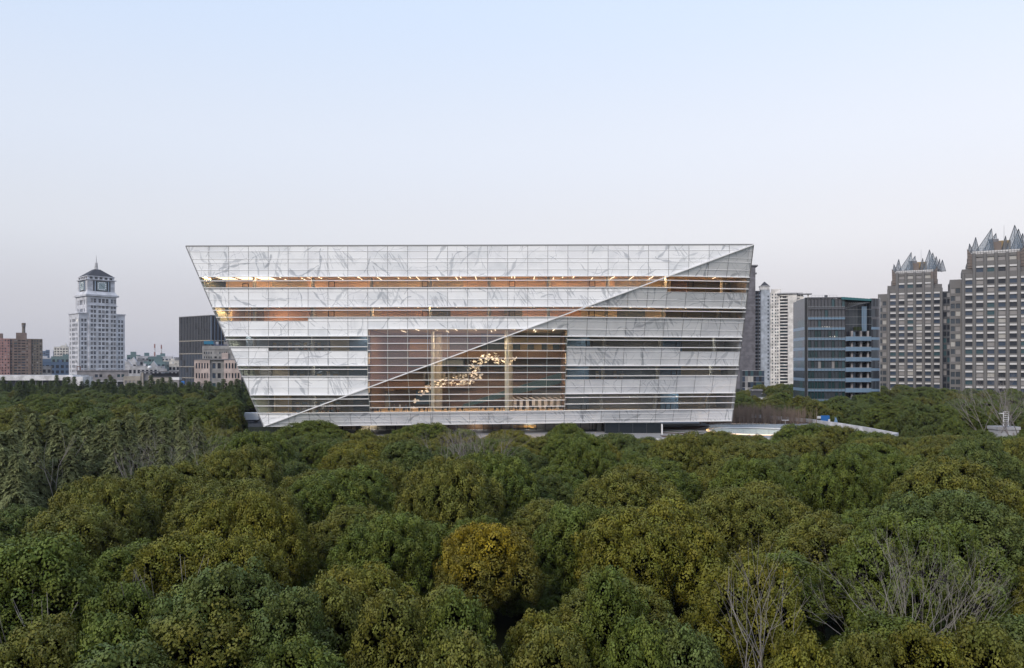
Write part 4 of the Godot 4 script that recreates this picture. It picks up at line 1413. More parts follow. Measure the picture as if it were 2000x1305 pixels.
func far_right() -> void:
	# ---- flats behind the library's right edge
	var lilac := mat("slab_lilac", Color(0.17, 0.165, 0.185), 0.7, 0.0, 0.3, "stain")
	var pale := mat("pale_blue_wall", Color(0.42, 0.46, 0.52), 0.8, 0.0, 0.3, "stain")
	var d := 700.0
	var s := d / F
	var t := thing("grey_slab_tower", "plain grey slab tower directly behind the library's right edge", "building", Vector3(gx(1440, d), 0, -d), deg_to_rad(-8))
	var h := gy(523, d)
	boxpart(t, "wall", Vector3(0, 0, -14), Vector3(15.5, h, 0), lilac)
	for i in 30:
		boxpart(t, "floor_joint", Vector3(-0.05, 6 + i * 3.3, -14.05), Vector3(15.55, 6.12 + i * 3.3, 0.05), M.dark_grey)
	boxpart(t, "roof_slab", Vector3(9, h + 1.0, -11), Vector3(17.5, h + 2.2, 1), M.mid_grey)
	boxpart(t, "roof_house", Vector3(10, h, -10), Vector3(16, h + 0.99, -0.5), lilac)
	boxpart(t, "ledge", Vector3(15.51, gy(536, d), -3), Vector3(16.6, gy(533, d), 0.5), M.mid_grey)
	t = thing("balcony_tower", "grey tower full of small balconies right of the plain slab", "building", Vector3(gx(1473.5, 705), 0, -705), deg_to_rad(-10))
	h = gy(568, 705)
	boxpart(t, "core", Vector3(0.2, 0, -10), Vector3(6.6, h, -1.2), M.dark_grey)
	for i in 25:
		var y := 8.0 + i * 3.1
		if y > h - 1.0:
			break
		boxpart(t, "balcony", Vector3(0.4, y, -1.19), Vector3(2.9, y + 1.05, 0.3), pale)
		boxpart(t, "balcony", Vector3(3.6, y, -1.19), Vector3(6.3, y + 1.05, 0.3), pale)
		boxpart(t, "window", Vector3(0.6, y + 1.2, -1.15), Vector3(2.7, y + 2.6, -1.1), M.window_dark)
		boxpart(t, "window", Vector3(3.8, y + 1.2, -1.15), Vector3(6.1, y + 2.6, -1.1), M.window_blue)
	boxpart(t, "pier", Vector3(2.95, 0, -1.18), Vector3(3.55, h, 0.35), lilac)
	t = thing("blue_grey_tower", "pale blue grey tower with small dark pyramid roof", "building", Vector3(gx(1487, 690), 0, -690), deg_to_rad(-12))
	h = gy(566, 690)
	boxpart(t, "wall", Vector3(0, 0, -9), Vector3(7.0, h, 0), pale)
	for i in 24:
		boxpart(t, "window", Vector3(5.2, 8 + i * 3.1, -0.02), Vector3(6.3, 9.5 + i * 3.1, 0.04), M.window_dark)
	boxpart(t, "roof_room", Vector3(-1.0, h, -7), Vector3(6.8, h + 2.8, 0.2), M.white_wall)
	boxpart(t, "cornice", Vector3(-1.6, h + 2.8, -7.6), Vector3(7.4, h + 3.3, 0.8), M.white_wall)
	var b := MB.new()
	var q0 := h + 3.3
	b.hexa([Vector3(-1.0, q0, 0.2), Vector3(2.6, q0 + 3.8, -2.9), Vector3(3.2, q0 + 3.8, -2.9), Vector3(6.8, q0, 0.2), Vector3(-1.0, q0, -7), Vector3(2.6, q0 + 3.8, -3.5), Vector3(3.2, q0 + 3.8, -3.5), Vector3(6.8, q0, -7)])
	part(t, "roof", b.done(), M.slate_roof)
	# glazed podium below them
	t = thing("glazed_podium", "low glazed podium building at the foot of the grey towers", "building", Vector3(gx(1450, 560), 0, -560), deg_to_rad(-8))
	boxpart(t, "core", Vector3(0, 0, -12), Vector3(15, 17.0, -0.3), M.dark_grey)
	for i in 8:
		for j in 4:
			boxpart(t, "pane", Vector3(0.06 + i * 1.88, 1 + j * 4.0, -0.28), Vector3(1.82 + i * 1.88, 4.7 + j * 4.0, -0.16), glass(R.randf()))
	for j in 5:
		boxpart(t, "band", Vector3(-0.1, 0.7 + j * 4.0, -0.3), Vector3(15.1, 0.98 + j * 4.0, 0.05), M.pale_grey)
	# ---- white apartment tower
	d = 690.0
	s = d / F
	var wm := mat("flat_white", Color(0.80, 0.77, 0.74), 0.7, 0.0, 0.3, "stain")
	t = thing("white_apartment_tower", "white apartment tower with dark balcony column and flat roof canopies", "building", Vector3(gx(1503, d), 0, -d), deg_to_rad(-16))
	h = gy(572, d)
	boxpart(t, "core", Vector3(0.3, 0, -16), Vector3(27.5, h - 0.5, -1.6), M.dark_grey)
	var rows := floors_of(29, 5.0, 2.72, 1.35)
	facade(t, at(Vector3.ZERO), 8.6, h, [[1.9, 2.9], [4.6, 5.6], [6.4, 7.4]], rows, wm, 0.35)
	for i in 29:
		var y := 4.2 + i * 2.72
		boxpart(t, "balcony", Vector3(8.7, y, -1.5), Vector3(14.9, y + 0.95, 1.2), wm)
		boxpart(t, "balcony_window", Vector3(8.9, y + 0.96, -1.55), Vector3(14.7, y + 2.6, -1.4), M.window_dark if R.randf() < 0.6 else M.window_teal)
	boxpart(t, "wall", Vector3(15.0, 0, -5), Vector3(22.4, h - 1.5, 1.0), wm)
	boxpart(t, "wall", Vector3(22.41, 0, -8), Vector3(28.0, h - 3.0, -1.0), wm)
	for i in 28:
		boxpart(t, "side_balcony", Vector3(22.41, 5 + i * 2.72, -0.99), Vector3(24.6, 6 + i * 2.72, 0.4), wm)
	boxpart(t, "roof_house", Vector3(1.5, h, -8), Vector3(9.4, h + 3.2, -1), wm)
	boxpart(t, "roof_canopy", Vector3(6.0, h + 0.2 - 1.6, -4), Vector3(22.4, h + 0.9 - 1.6 + 0.2, 2.4), M.pale_grey)
	boxpart(t, "roof_canopy", Vector3(23.2, h - 2.0, -6), Vector3(34.6, h - 1.2, 1.4), M.pale_grey)
	for x in [9.6, 14.0, 18.2, 25.0, 31.0]:
		boxpart(t, "canopy_post", Vector3(x, h - 6.0, -1.6), Vector3(x + 1.1, h - 2.01, -0.6), wm)
	# sliver of another white block, right of the glass office
	t = thing("white_balcony_block", "narrow white balconied block seen right of the glass office", "building", Vector3(gx(1713, 640), 0, -640), deg_to_rad(-20))
	h = gy(606, 640)
	boxpart(t, "core", Vector3(0, 0, -10), Vector3(6, h, -1.2), M.dark_grey)
	for i in 24:
		boxpart(t, "balcony", Vector3(0, 2 + i * 2.75, -1.19), Vector3(5.6, 3.1 + i * 2.75, 0.4), wm)
	boxpart(t, "roof_canopy", Vector3(-0.5, h + 0.5, -6), Vector3(6.5, h + 1.3, 0.6), M.mid_grey)
	for x in [0.6, 4.6]:
		boxpart(t, "canopy_post", Vector3(x, h, -2), Vector3(x + 0.6, h + 0.5, -1.4), wm)
	glass_office()
	var first := crown_tower(Vector3(gx(1786.5, 500), 0, -500), deg_to_rad(-25), "grey brick tower with glass shard crown, left of the pair")
	copy(first, "grey brick tower with glass shard crown, right of the pair at the frame edge", Vector3(gx(1946, 410), 0, -410), deg_to_rad(-28), Vector3(1.0, 1.025, 1.0))
	# entrance canopy among the trees
	t = thing("white_canopy", "flat white entrance canopy among the trees left of the glass office", "canopy", Vector3(gx(1486, 330), 0, -330), deg_to_rad(-6))
	boxpart(t, "roof", Vector3(0, 6.0, -5), Vector3(15.0, 6.7, 0), M.white_wall)
	boxpart(t, "roof_edge", Vector3(-0.1, 6.71, -5.1), Vector3(15.1, 6.95, 0.1), M.pale_grey)
	for x in [0.6, 7.2, 13.8]:
		boxpart(t, "post", Vector3(x, 0, -0.8), Vector3(x + 0.4, 5.99, -0.4), M.mid_grey)
	t = thing("grey_roof_kiosk", "small dark roofed kiosk left of the white canopy", "kiosk", Vector3(gx(1478, 335), 0, -335))
	boxpart(t, "roof", Vector3(-2.2, 9.4, -3), Vector3(2.4, 10.2, 0.4), M.mid_grey)
	boxpart(t, "wall", Vector3(-1.8, 0, -2.6), Vector3(2.0, 9.39, 0), M.dark_grey)
	# the white lattice mast on its low roof at the far right
	d = 175.0
	t = thing("lattice_mast", "white ladder like lattice mast on a low white roof at the right", "mast", Vector3(gx(1965, d), 0, -d))
	b = MB.new()
	var y1 := gy(804, d)
	var y0 := gy(832, d)
	for x in [-0.55, 0.55]:
		b.bar(Vector3(x, y0, 0), Vector3(x, y1, 0), 0.14)
	part(t, "rail", b.done(), M.white_paint)
	for i in 8:
		boxpart(t, "rung", Vector3(-0.5, y0 + 0.15 + i * 0.41, -0.05), Vector3(0.5, y0 + 0.27 + i * 0.41, 0.05), M.white_paint)
	boxpart(t, "arm", Vector3(-1.5, y1 - 0.5, -0.05), Vector3(-0.63, y1 - 0.3, 0.05), M.white_paint)
	boxpart(t, "roof_slab", Vector3(-2.4, y0 - 0.8, -3), Vector3(2.6, y0 - 0.15, 1), M.pale_grey)
	boxpart(t, "hut_wall", Vector3(-2.2, 0, -2.8), Vector3(2.4, y0 - 0.81, 0.8), M.pale_grey)


func glass_office() -> void:
	var d := 320.0
	var t := thing("glass_office_tower", "blue green glass office tower with rounded corner and stacked balconies", "building", Vector3(gx(1576, d), 0, -d), deg_to_rad(-5))
	var band := mat("band_blue", Color(0.155, 0.235, 0.33), 0.22)
	mat("office_teal", Color(0.018, 0.045, 0.050), 0.08)
	mat("office_slate", Color(0.05, 0.062, 0.075), 0.08)
	mat("office_grey", Color(0.085, 0.088, 0.10), 0.1)
	var h := 47.2
	var w1 := 14.9        # glass front, then the balconies, then the round corner
	var w2 := 25.0
	boxpart(t, "core", Vector3(0.3, 0, -17), Vector3(w1 - 0.2, h - 0.4, -0.5), M.office_slate)
	boxpart(t, "core", Vector3(w1 - 0.2, 0, -17), Vector3(w2, h - 0.4, -4.5), M.office_slate)
	var nf := 11
	var step := 4.12
	for i in nf:
		var y := 1.6 + i * step
		if i < nf:
			boxpart(t, "spandrel", Vector3(0.3, y, -0.49), Vector3(w1, y + 0.95, 0.02), band if i != nf - 1 else M.office_grey)
			boxpart(t, "ledge", Vector3(0.3, y + 0.95, -0.3), Vector3(w1, y + 1.06, 0.16), M.steel)
			boxpart(t, "ledge", Vector3(0.3, y - 0.12, -0.3), Vector3(w1, y, 0.10), M.dark_grey)
		for j in 11:
			var x := 0.3 + j * (w1 - 0.3) / 11.0
			var m: Material = M.office_grey if i > 7 else (M.office_teal if R.randf() < 0.75 - i * 0.06 else M.office_slate)
			var dim := R.randf()
			if i in [4] and j in [3, 7]:
				m = M.window_blind
			elif dim > 0.93:
				m = M.window_teal
			part(t, "pane", bx(Vector3((w1 - 0.3) / 11.0 - 0.08, step - 1.12, 0.07)), m, at(Vector3(x + (w1 - 0.3) / 22.0, y + 1.06 + (step - 1.12) / 2.0, -0.42)))
	for j in 12:
		boxpart(t, "upright", Vector3(0.27 + j * (w1 - 0.3) / 11.0, 0, -0.3), Vector3(0.33 + j * (w1 - 0.3) / 11.0, h, 0.08), M.dark_grey)
	boxpart(t, "top_band", Vector3(0.3, h, -17), Vector3(w1, h + 0.4, 0.1), M.office_grey)
	for i in 9:
		boxpart(t, "roof_lamp", Vector3(6.0 + (i % 5) * 0.9 + (i / 5) * 3.0, 35.4 - (i / 5) * 3.9 + R.randf() * 0.4, -0.38), Vector3(6.35 + (i % 5) * 0.9 + (i / 5) * 3.0, 35.6 - (i / 5) * 3.9 + R.randf() * 0.4, -0.36), M.window_lit)
	# dark corner strip and the side face
	boxpart(t, "corner_strip", Vector3(-0.75, 0, -0.6), Vector3(0.25, h + 0.3, 0.15), M.black_metal)
	boxpart(t, "corner_rim", Vector3(0.25, 0, -0.1), Vector3(0.32, h + 0.3, 0.2), M.pale_grey)
	for i in nf:
		var y := 1.6 + i * step
		boxpart(t, "side_spandrel", Vector3(-0.70, y, -18), Vector3(0.28, y + 1.2, -0.61), band if i < 9 else M.office_grey)
		for j in 5:
			boxpart(t, "side_pane", Vector3(-0.68, y + 1.22, -18 + j * 3.48), Vector3(0.2, y + step - 0.02, -14.6 + j * 3.48), M.office_grey if i > 8 else (M.office_slate if R.randf() < 0.6 else M.window_teal))
	# the balcony bay, bowing slightly forward
	for i in range(0, 8):
		var y := 1.6 + i * step
		for k in 5:
			var x0 := w1 + 0.05 + k * 2.0
			var z0 := 0.7 * sin(PI * (k + 0.0) / 5.0) + 0.3
			var z1 := 0.7 * sin(PI * (k + 1.0) / 5.0) + 0.3
			var bm := MB.new()
			bm.hexa([Vector3(x0, y - 0.35, z0), Vector3(x0, y + 1.25, z0), Vector3(x0 + 1.97, y + 1.25, z1), Vector3(x0 + 1.97, y - 0.35, z1), Vector3(x0, y - 0.35, z0 - 0.2), Vector3(x0, y + 1.25, z0 - 0.2), Vector3(x0 + 1.97, y + 1.25, z1 - 0.2), Vector3(x0 + 1.97, y - 0.35, z1 - 0.2)])
			part(t, "balcony_front", bm.done(), band)
		boxpart(t, "balcony_floor", Vector3(w1, y - 0.5, -4.4), Vector3(w2, y - 0.36, 0.3), M.mid_grey)
		boxpart(t, "balcony_rail", Vector3(w1, y + 1.3, 0.3), Vector3(w2, y + 1.38, 0.4), M.steel)
		if i < 8:
			boxpart(t, "balcony_glazing", Vector3(w1, y - 0.3, -4.4), Vector3(w2, y + 3.5, -3.4), M.window_dark)
			for x in [w1 + 2.6, w1 + 6.1, w1 + 8.8]:
				boxpart(t, "balcony_column", Vector3(x, y - 0.3, -1.6), Vector3(x + 0.7, y + 3.6, -0.8), M.stone_grey)
			boxpart(t, "balcony_panel", Vector3(w1 + 4.2, y + 0.2, -3.3), Vector3(w1 + 5.0, y + 3.4, -3.2), band)
	# open roof terrace over it, with raking beams and teal canopy
	boxpart(t, "terrace_wall", Vector3(w1, 33.6, -8), Vector3(w2, 44.0, -5.0), M.stone_grey)
	boxpart(t, "terrace_opening", Vector3(w1 + 2.8, 36.5, -4.99), Vector3(w1 + 6.8, 39.2, -4.9), M.black_metal)
	boxpart(t, "terrace_opening", Vector3(w1 + 0.2, 36.3, -4.99), Vector3(w1 + 2.3, 39.4, -4.9), M.dark_grey)
	boxpart(t, "terrace_opening", Vector3(w1 + 4.5, 41.4, -4.99), Vector3(w2 - 1.6, 43.2, -4.9), M.dark_grey)
	boxpart(t, "terrace_panel", Vector3(w1 + 7.2, 34, -2.5), Vector3(w2 - 0.9, 44.0, -2.2), M.band_blue)
	boxpart(t, "terrace_shrubs", Vector3(w1 + 4.0, 34.3, -2.6), Vector3(w1 + 7.0, 35.7, -1.6), M.lawn)
	for k in 11:
		var bm := MB.new()
		bm.bar(Vector3(w1 + 0.2, 41.0 + k * 0.25, -4.6 + k * 0.2), Vector3(w1 + 2.0 + k * 0.75, 45.4, -0.3), 0.12)
		part(t, "raking_beam", bm.done(), M.steel)
	for k in 8:
		boxpart(t, "terrace_upright", Vector3(w1 + 0.4 + k * 1.3, 33.6, 0.2), Vector3(w1 + 0.46 + k * 1.3, 45.4, 0.26), M.dark_grey)
	for y in [36.6, 39.6, 42.6]:
		boxpart(t, "terrace_transom", Vector3(w1, y, 0.27), Vector3(w2, y + 0.08, 0.33), M.steel)
	var teal := mat("canopy_teal", Color(0.03, 0.13, 0.145), 0.4)
	for k in 9:
		boxpart(t, "canopy_panel", Vector3(w1 - 1.5 + k * 1.28, 46.6 - k * 0.09, -5.5), Vector3(w1 - 0.28 + k * 1.28, 47.6 - k * 0.1, 0.5), teal)
	# the round glass corner
	var n := 10
	var c := Vector3(w2, 0, -5.2)
	for i in nf:
		var y := 1.6 + i * step
		for k in n:
			var a0 := PI / 2 * k / n
			var a1 := PI / 2 * (k + 1) / n
			for e in [[y, y + 1.0, 5.25, band], [y + 1.0, y + step, 5.15, M.window_dark if R.randf() < 0.45 else M.office_slate]]:
				if i > 8 and e[2] > 5.2:
					e[3] = M.office_grey
				var bm := MB.new()
				var p0 := c + Vector3(sin(a0) * 4.9, 0, cos(a0) * e[2])
				var p1 := c + Vector3(sin(a1) * 4.9, 0, cos(a1) * e[2])
				bm.quad(p0 + Vector3(0, e[0], 0), p0 + Vector3(0, e[1], 0), p1 + Vector3(0, e[1], 0), p1 + Vector3(0, e[0], 0))
				part(t, "round_spandrel" if e[2] > 5.2 else "round_pane", bm.done(), e[3])
	var pil := PackedVector2Array([Vector2(w2 - 0.1, -17), Vector2(w2 - 0.1, 0)])
	for k in n + 1:
		pil.append(Vector2(c.x + sin(PI / 2 * k / n) * 4.7, c.z + cos(PI / 2 * k / n) * 5.0))
	pil.append(Vector2(w2 + 4.7, -17))
	var cb := MB.new()
	cb.prism(pil, 0, h - 0.2)
	part(t, "core", cb.done(), M.office_slate)
	boxpart(t, "corner_fin", Vector3(w2 + 4.0, 8, -2.9), Vector3(w2 + 4.35, h + 0.2, -2.5), M.pale_grey)
	boxpart(t, "roof_vent", Vector3(8.6, h + 0.4, -6), Vector3(9.6, h + 1.7, -5), M.dark_grey)
	boxpart(t, "roof_rail", Vector3(2.0, h + 1.2, -0.5), Vector3(12, h + 1.27, -0.43), M.steel)
	for k in 8:
		boxpart(t, "rail_post", Vector3(2.0 + k * 1.4, h + 0.4, -0.5), Vector3(2.06 + k * 1.4, h + 1.2, -0.44), M.steel)


func crown_tower(p: Vector3, turn: float, label: String) -> Node3D:
	var t := thing("crown_tower", label, "building", p, turn, "twin crown towers")
	var brick := mat("tower_brick", Color(0.235, 0.228, 0.225), 0.8, 0.0, 0.3, "fine")
	var warm := mat("tower_brick_warm", Color(0.25, 0.21, 0.19), 0.8, 0.0, 0.3, "fine")
	var light := mat("sill_white", Color(0.58, 0.57, 0.57), 0.7)
	var step := 3.92
	var y0 := 2.2
	var pitch := 4.92
	var w := pitch * 6 + 1.6
	# six bays; the four middle ones rise two storeys higher
	var cols := []
	for i in 6:
		cols.append([1.75 + i * pitch, 1.75 + i * pitch + 3.15])
	var n := 16
	var h := y0 + n * step + 1.6
	boxpart(t, "core", Vector3(-w / 2 + 0.4, 0, -28), Vector3(w / 2 - 0.4, h - 1, -0.8), M.dark_grey)
	facade(t, at(Vector3(-w / 2, 0, 0)), w, h, cols, floors_of(n, y0, step, 2.15), brick, 0.6, null, 0, light)
	for i in 7:      # half-round piers
		var c := CylinderMesh.new()
		c.top_radius = 0.72
		c.bottom_radius = 0.72
		c.height = h
		c.radial_segments = 10
		c.rings = 1
		part(t, "pier", c, brick, at(Vector3(-w / 2 + 0.86 + i * pitch, h / 2, 0.05)))
	var mid := []
	for i in 4:
		mid.append([1.75 + i * pitch, 1.75 + i * pitch + 3.15])
	var wm := pitch * 4 + 1.6
	facade(t, at(Vector3(-wm / 2, h + 0.01, -0.3)), wm, 5.6, mid, [[0.6, 2.7]], brick, 0.6, null, 0, light)
	for i in 5:
		var c := CylinderMesh.new()
		c.top_radius = 0.72
		c.bottom_radius = 0.72
		c.height = 5.4
		c.radial_segments = 10
		part(t, "pier", c, brick, at(Vector3(-wm / 2 + 0.86 + i * pitch, h + 2.8, -0.25)))
	facade(t, at(Vector3(-wm / 2, h + 5.61, -2.2)), wm, 4.4, mid, [[0.8, 2.8]], brick, 0.6, func(r: float) -> Material: return M.window_pale if r > 0.45 else M.window_blind)
	for i in 5:
		var c := CylinderMesh.new()
		c.top_radius = 0.85
		c.bottom_radius = 0.85
		c.height = 4.6
		c.radial_segments = 10
		part(t, "pier", c, warm if i == 4 else brick, at(Vector3(-wm / 2 + 0.86 + i * pitch, h + 7.9, -2.1)))
	boxpart(t, "core", Vector3(-wm / 2 + 0.5, h - 1, -26), Vector3(wm / 2 - 0.5, h + 10.0, -3.0), M.dark_grey)
	# stepped shoulders
	for s in [-1, 1]:
		boxpart(t, "shoulder", Vector3(s * wm / 2, h, -24), Vector3(s * (w / 2 - 0.2), h + 2.6, -3), brick)
		boxpart(t, "shoulder", Vector3(s * wm / 2, h + 2.61, -22), Vector3(s * (w / 2 - 2.4), h + 5.8, -5), brick)
		boxpart(t, "shoulder", Vector3(s * (wm / 2 - 1), h + 5.81, -20), Vector3(s * (w / 2 - 3.0), h + 9.4, -7), warm)
		for k in 4:
			boxpart(t, "brick_course", Vector3(s * (wm / 2 + 0.05), h + 0.5 + k * 1.3, -24.03), Vector3(s * (w / 2 - 0.17 - (2.2 if k > 1 else 0.0)), h + 0.62 + k * 1.3, -2.96 if k < 2 else -4.96), M.dark_grey)
	# side wings: glazed left wing, deep right re-entrant
	facade(t, at(Vector3(-w / 2 - 5.4, 0, -3.2)), 5.4, h - 4.6, [[0.5, 2.4], [2.8, 4.9]], floors_of(15, y0, step, 2.5), brick, 0.4, func(r: float) -> Material: return M.window_pale if r > 0.9 else (M.window_blind if r > 0.68 else M.office_slate))
	boxpart(t, "core", Vector3(-w / 2 - 5.0, 0, -26), Vector3(-w / 2 + 0.4, h - 4.7, -3.8), M.dark_grey)
	boxpart(t, "parapet", Vector3(-w / 2 - 5.4, h - 4.6, -26), Vector3(-w / 2, h - 2.2, -5.4), brick)
	facade(t, at(Vector3(w / 2, 0, -3.0)), 4.6, h - 2.0, [[0.5, 2.2], [2.6, 4.3]], floors_of(16, y0, step, 2.7), M.dark_grey, 0.4, func(r: float) -> Material: return M.window_blind if r > 0.75 else (M.window_teal if r > 0.5 else M.window_dark))
	boxpart(t, "core", Vector3(w / 2 - 0.4, 0, -26), Vector3(w / 2 + 4.4, h - 2.1, -3.5), M.dark_grey)
	facade(t, side(PI / 2, Vector3(w / 2 + 4.61, 0, -3.0)), 6.0, h - 2.0, [[0.6, 2.6], [3.2, 5.4]], floors_of(16, y0, step, 2.7), M.dark_grey, 0.3, func(r: float) -> Material: return M.window_blue if r > 0.5 else M.window_dark)
	boxpart(t, "rear_wing", Vector3(w / 2 + 4.62, 0, -28), Vector3(w / 2 + 10.5, h + 4.0, -9.0), warm)
	for k in 18:
		boxpart(t, "wing_joint", Vector3(w / 2 + 4.6, 3 + k * 3.92, -9.02), Vector3(w / 2 + 10.53, 3.18 + k * 3.92, -8.95), M.dark_grey)
	boxpart(t, "wing_strip", Vector3(w / 2 + 7.6, 0, -8.99), Vector3(w / 2 + 8.4, h + 1.0, -8.8), M.window_blue)
	# crown: glazed drum, corner parapets and leaning glass shards
	var y1 := h + 10.0
	boxpart(t, "crown_band", Vector3(-10.6, y1, -19), Vector3(10.6, y1 + 1.7, -4.4), M.sill_white)
	for k in 18:
		boxpart(t, "crown_post", Vector3(-10.65 + k * 1.25, y1, -4.39), Vector3(-10.5 + k * 1.25, y1 + 1.75, -4.3), M.dark_grey)
	boxpart(t, "crown_rail", Vector3(-10.7, y1 + 0.8, -4.39), Vector3(10.7, y1 + 0.95, -4.28), M.dark_grey)
	for s in [-1, 1]:
		var b := MB.new()
		b.hexa([Vector3(s * 12.6, h + 3, -3.6), Vector3(s * 12.9, y1 + 3.4, -5.0), Vector3(s * 10.0, y1 - 1.0, -3.3), Vector3(s * 9.6, h + 3, -3.0), Vector3(s * 12.6, h + 3, -6.6), Vector3(s * 12.9, y1 + 3.4, -5.4), Vector3(s * 10.0, y1 - 1.0, -5.0), Vector3(s * 9.6, h + 3, -5.0)])
		part(t, "corner_parapet", b.done(), warm)
		b = MB.new()
		for k in 6:
			b.bar(Vector3(s * 9.8, h + 4 + k * 1.5, -2.9 - k * 0.1), Vector3(s * 12.75, h + 4.2 + k * 1.7, -3.5 - k * 0.22), 0.12)
		part(t, "parapet_course", b.done(), M.dark_grey)
	boxpart(t, "lift_house", Vector3(-2.2, y1 + 1.7, -13), Vector3(2.8, y1 + 6.4, -8), warm)
	boxpart(t, "tank", Vector3(-2.8, y1 + 6.41, -12), Vector3(1.6, y1 + 8.0, -8.5), M.mid_grey)
	var sg := mat("shard_glass", Color(0.12, 0.18, 0.24), 0.45, 0.0, 0.3)
	sg.transparency = BaseMaterial3D.TRANSPARENCY_ALPHA
	sg.albedo_color.a = 0.34
	var yb := y1 + 1.7
	for q in [[-11.2, -7.2, -8.8, 7.8, -6.5], [-9.0, -0.6, -1.6, 11.6, -5.2], [-6.4, 2.2, 0.9, 10.4, -15.0], [4.6, 12.6, 8.6, 12.5, -5.0], [6.8, 14.0, 10.8, 11.4, -12.0], [10.0, 15.4, 13.0, 9.6, -16.5], [14.0, 18.4, 16.6, 7.4, -18.0], [-3.5, 3.5, 0.0, 6.4, -18.5], [-12.4, -9.6, -11.6, 5.0, -9.0], [3.0, 6.6, 5.2, 8.6, -14.0], [12.2, 15.0, 14.4, 6.8, -7.0]]:
		var z: float = q[4]
		var b0 := Vector3(q[0], yb, z)
		var b1 := Vector3(q[1], yb, z)
		var tp := Vector3(q[2], yb + q[3], z - 2.2)
		var bk := Vector3((q[0] + q[1]) / 2.0, yb, z - 4.5)
		var b := MB.new()
		b.tri(b0, b1, tp)
		b.tri(b0, bk, tp)
		b.tri(b1, bk, tp)
		var sh := part(t, "glass_shard", b.done(), sg)
		b = MB.new()
		for e in [[b0, tp], [b1, tp], [bk, tp], [b0, b1]]:
			b.bar(e[0], e[1], 0.22)
		part(sh, "shard_frame", b.done(), M.dark_grey)
		b = MB.new()
		for k in range(1, 7):
			var f := k / 7.0
			b.bar(b0.lerp(b1, f), b0.lerp(tp, f), 0.08)
			b.bar(b0.lerp(b1, f), b1.lerp(tp, 1.0 - f), 0.08)
			b.bar(b0.lerp(tp, f), bk.lerp(tp, f), 0.08)
		part(sh, "shard_lattice", b.done(), M.mid_grey)
	var bm := MB.new()
	bm.tube(Vector3(4.0, yb, -9), Vector3(4.0, yb + 13.0, -9), 0.14, 0.05, 5)
	part(t, "mast", bm.done(), M.steel)
	boxpart(t, "coloured_screen", Vector3(1.6, yb, -16), Vector3(7.5, yb + 6.2, -15.7), mat("screen_ochre", Color(0.25, 0.17, 0.07), 0.5))
	t.scale = Vector3(1.0, 1.03, 1.0)
	return t


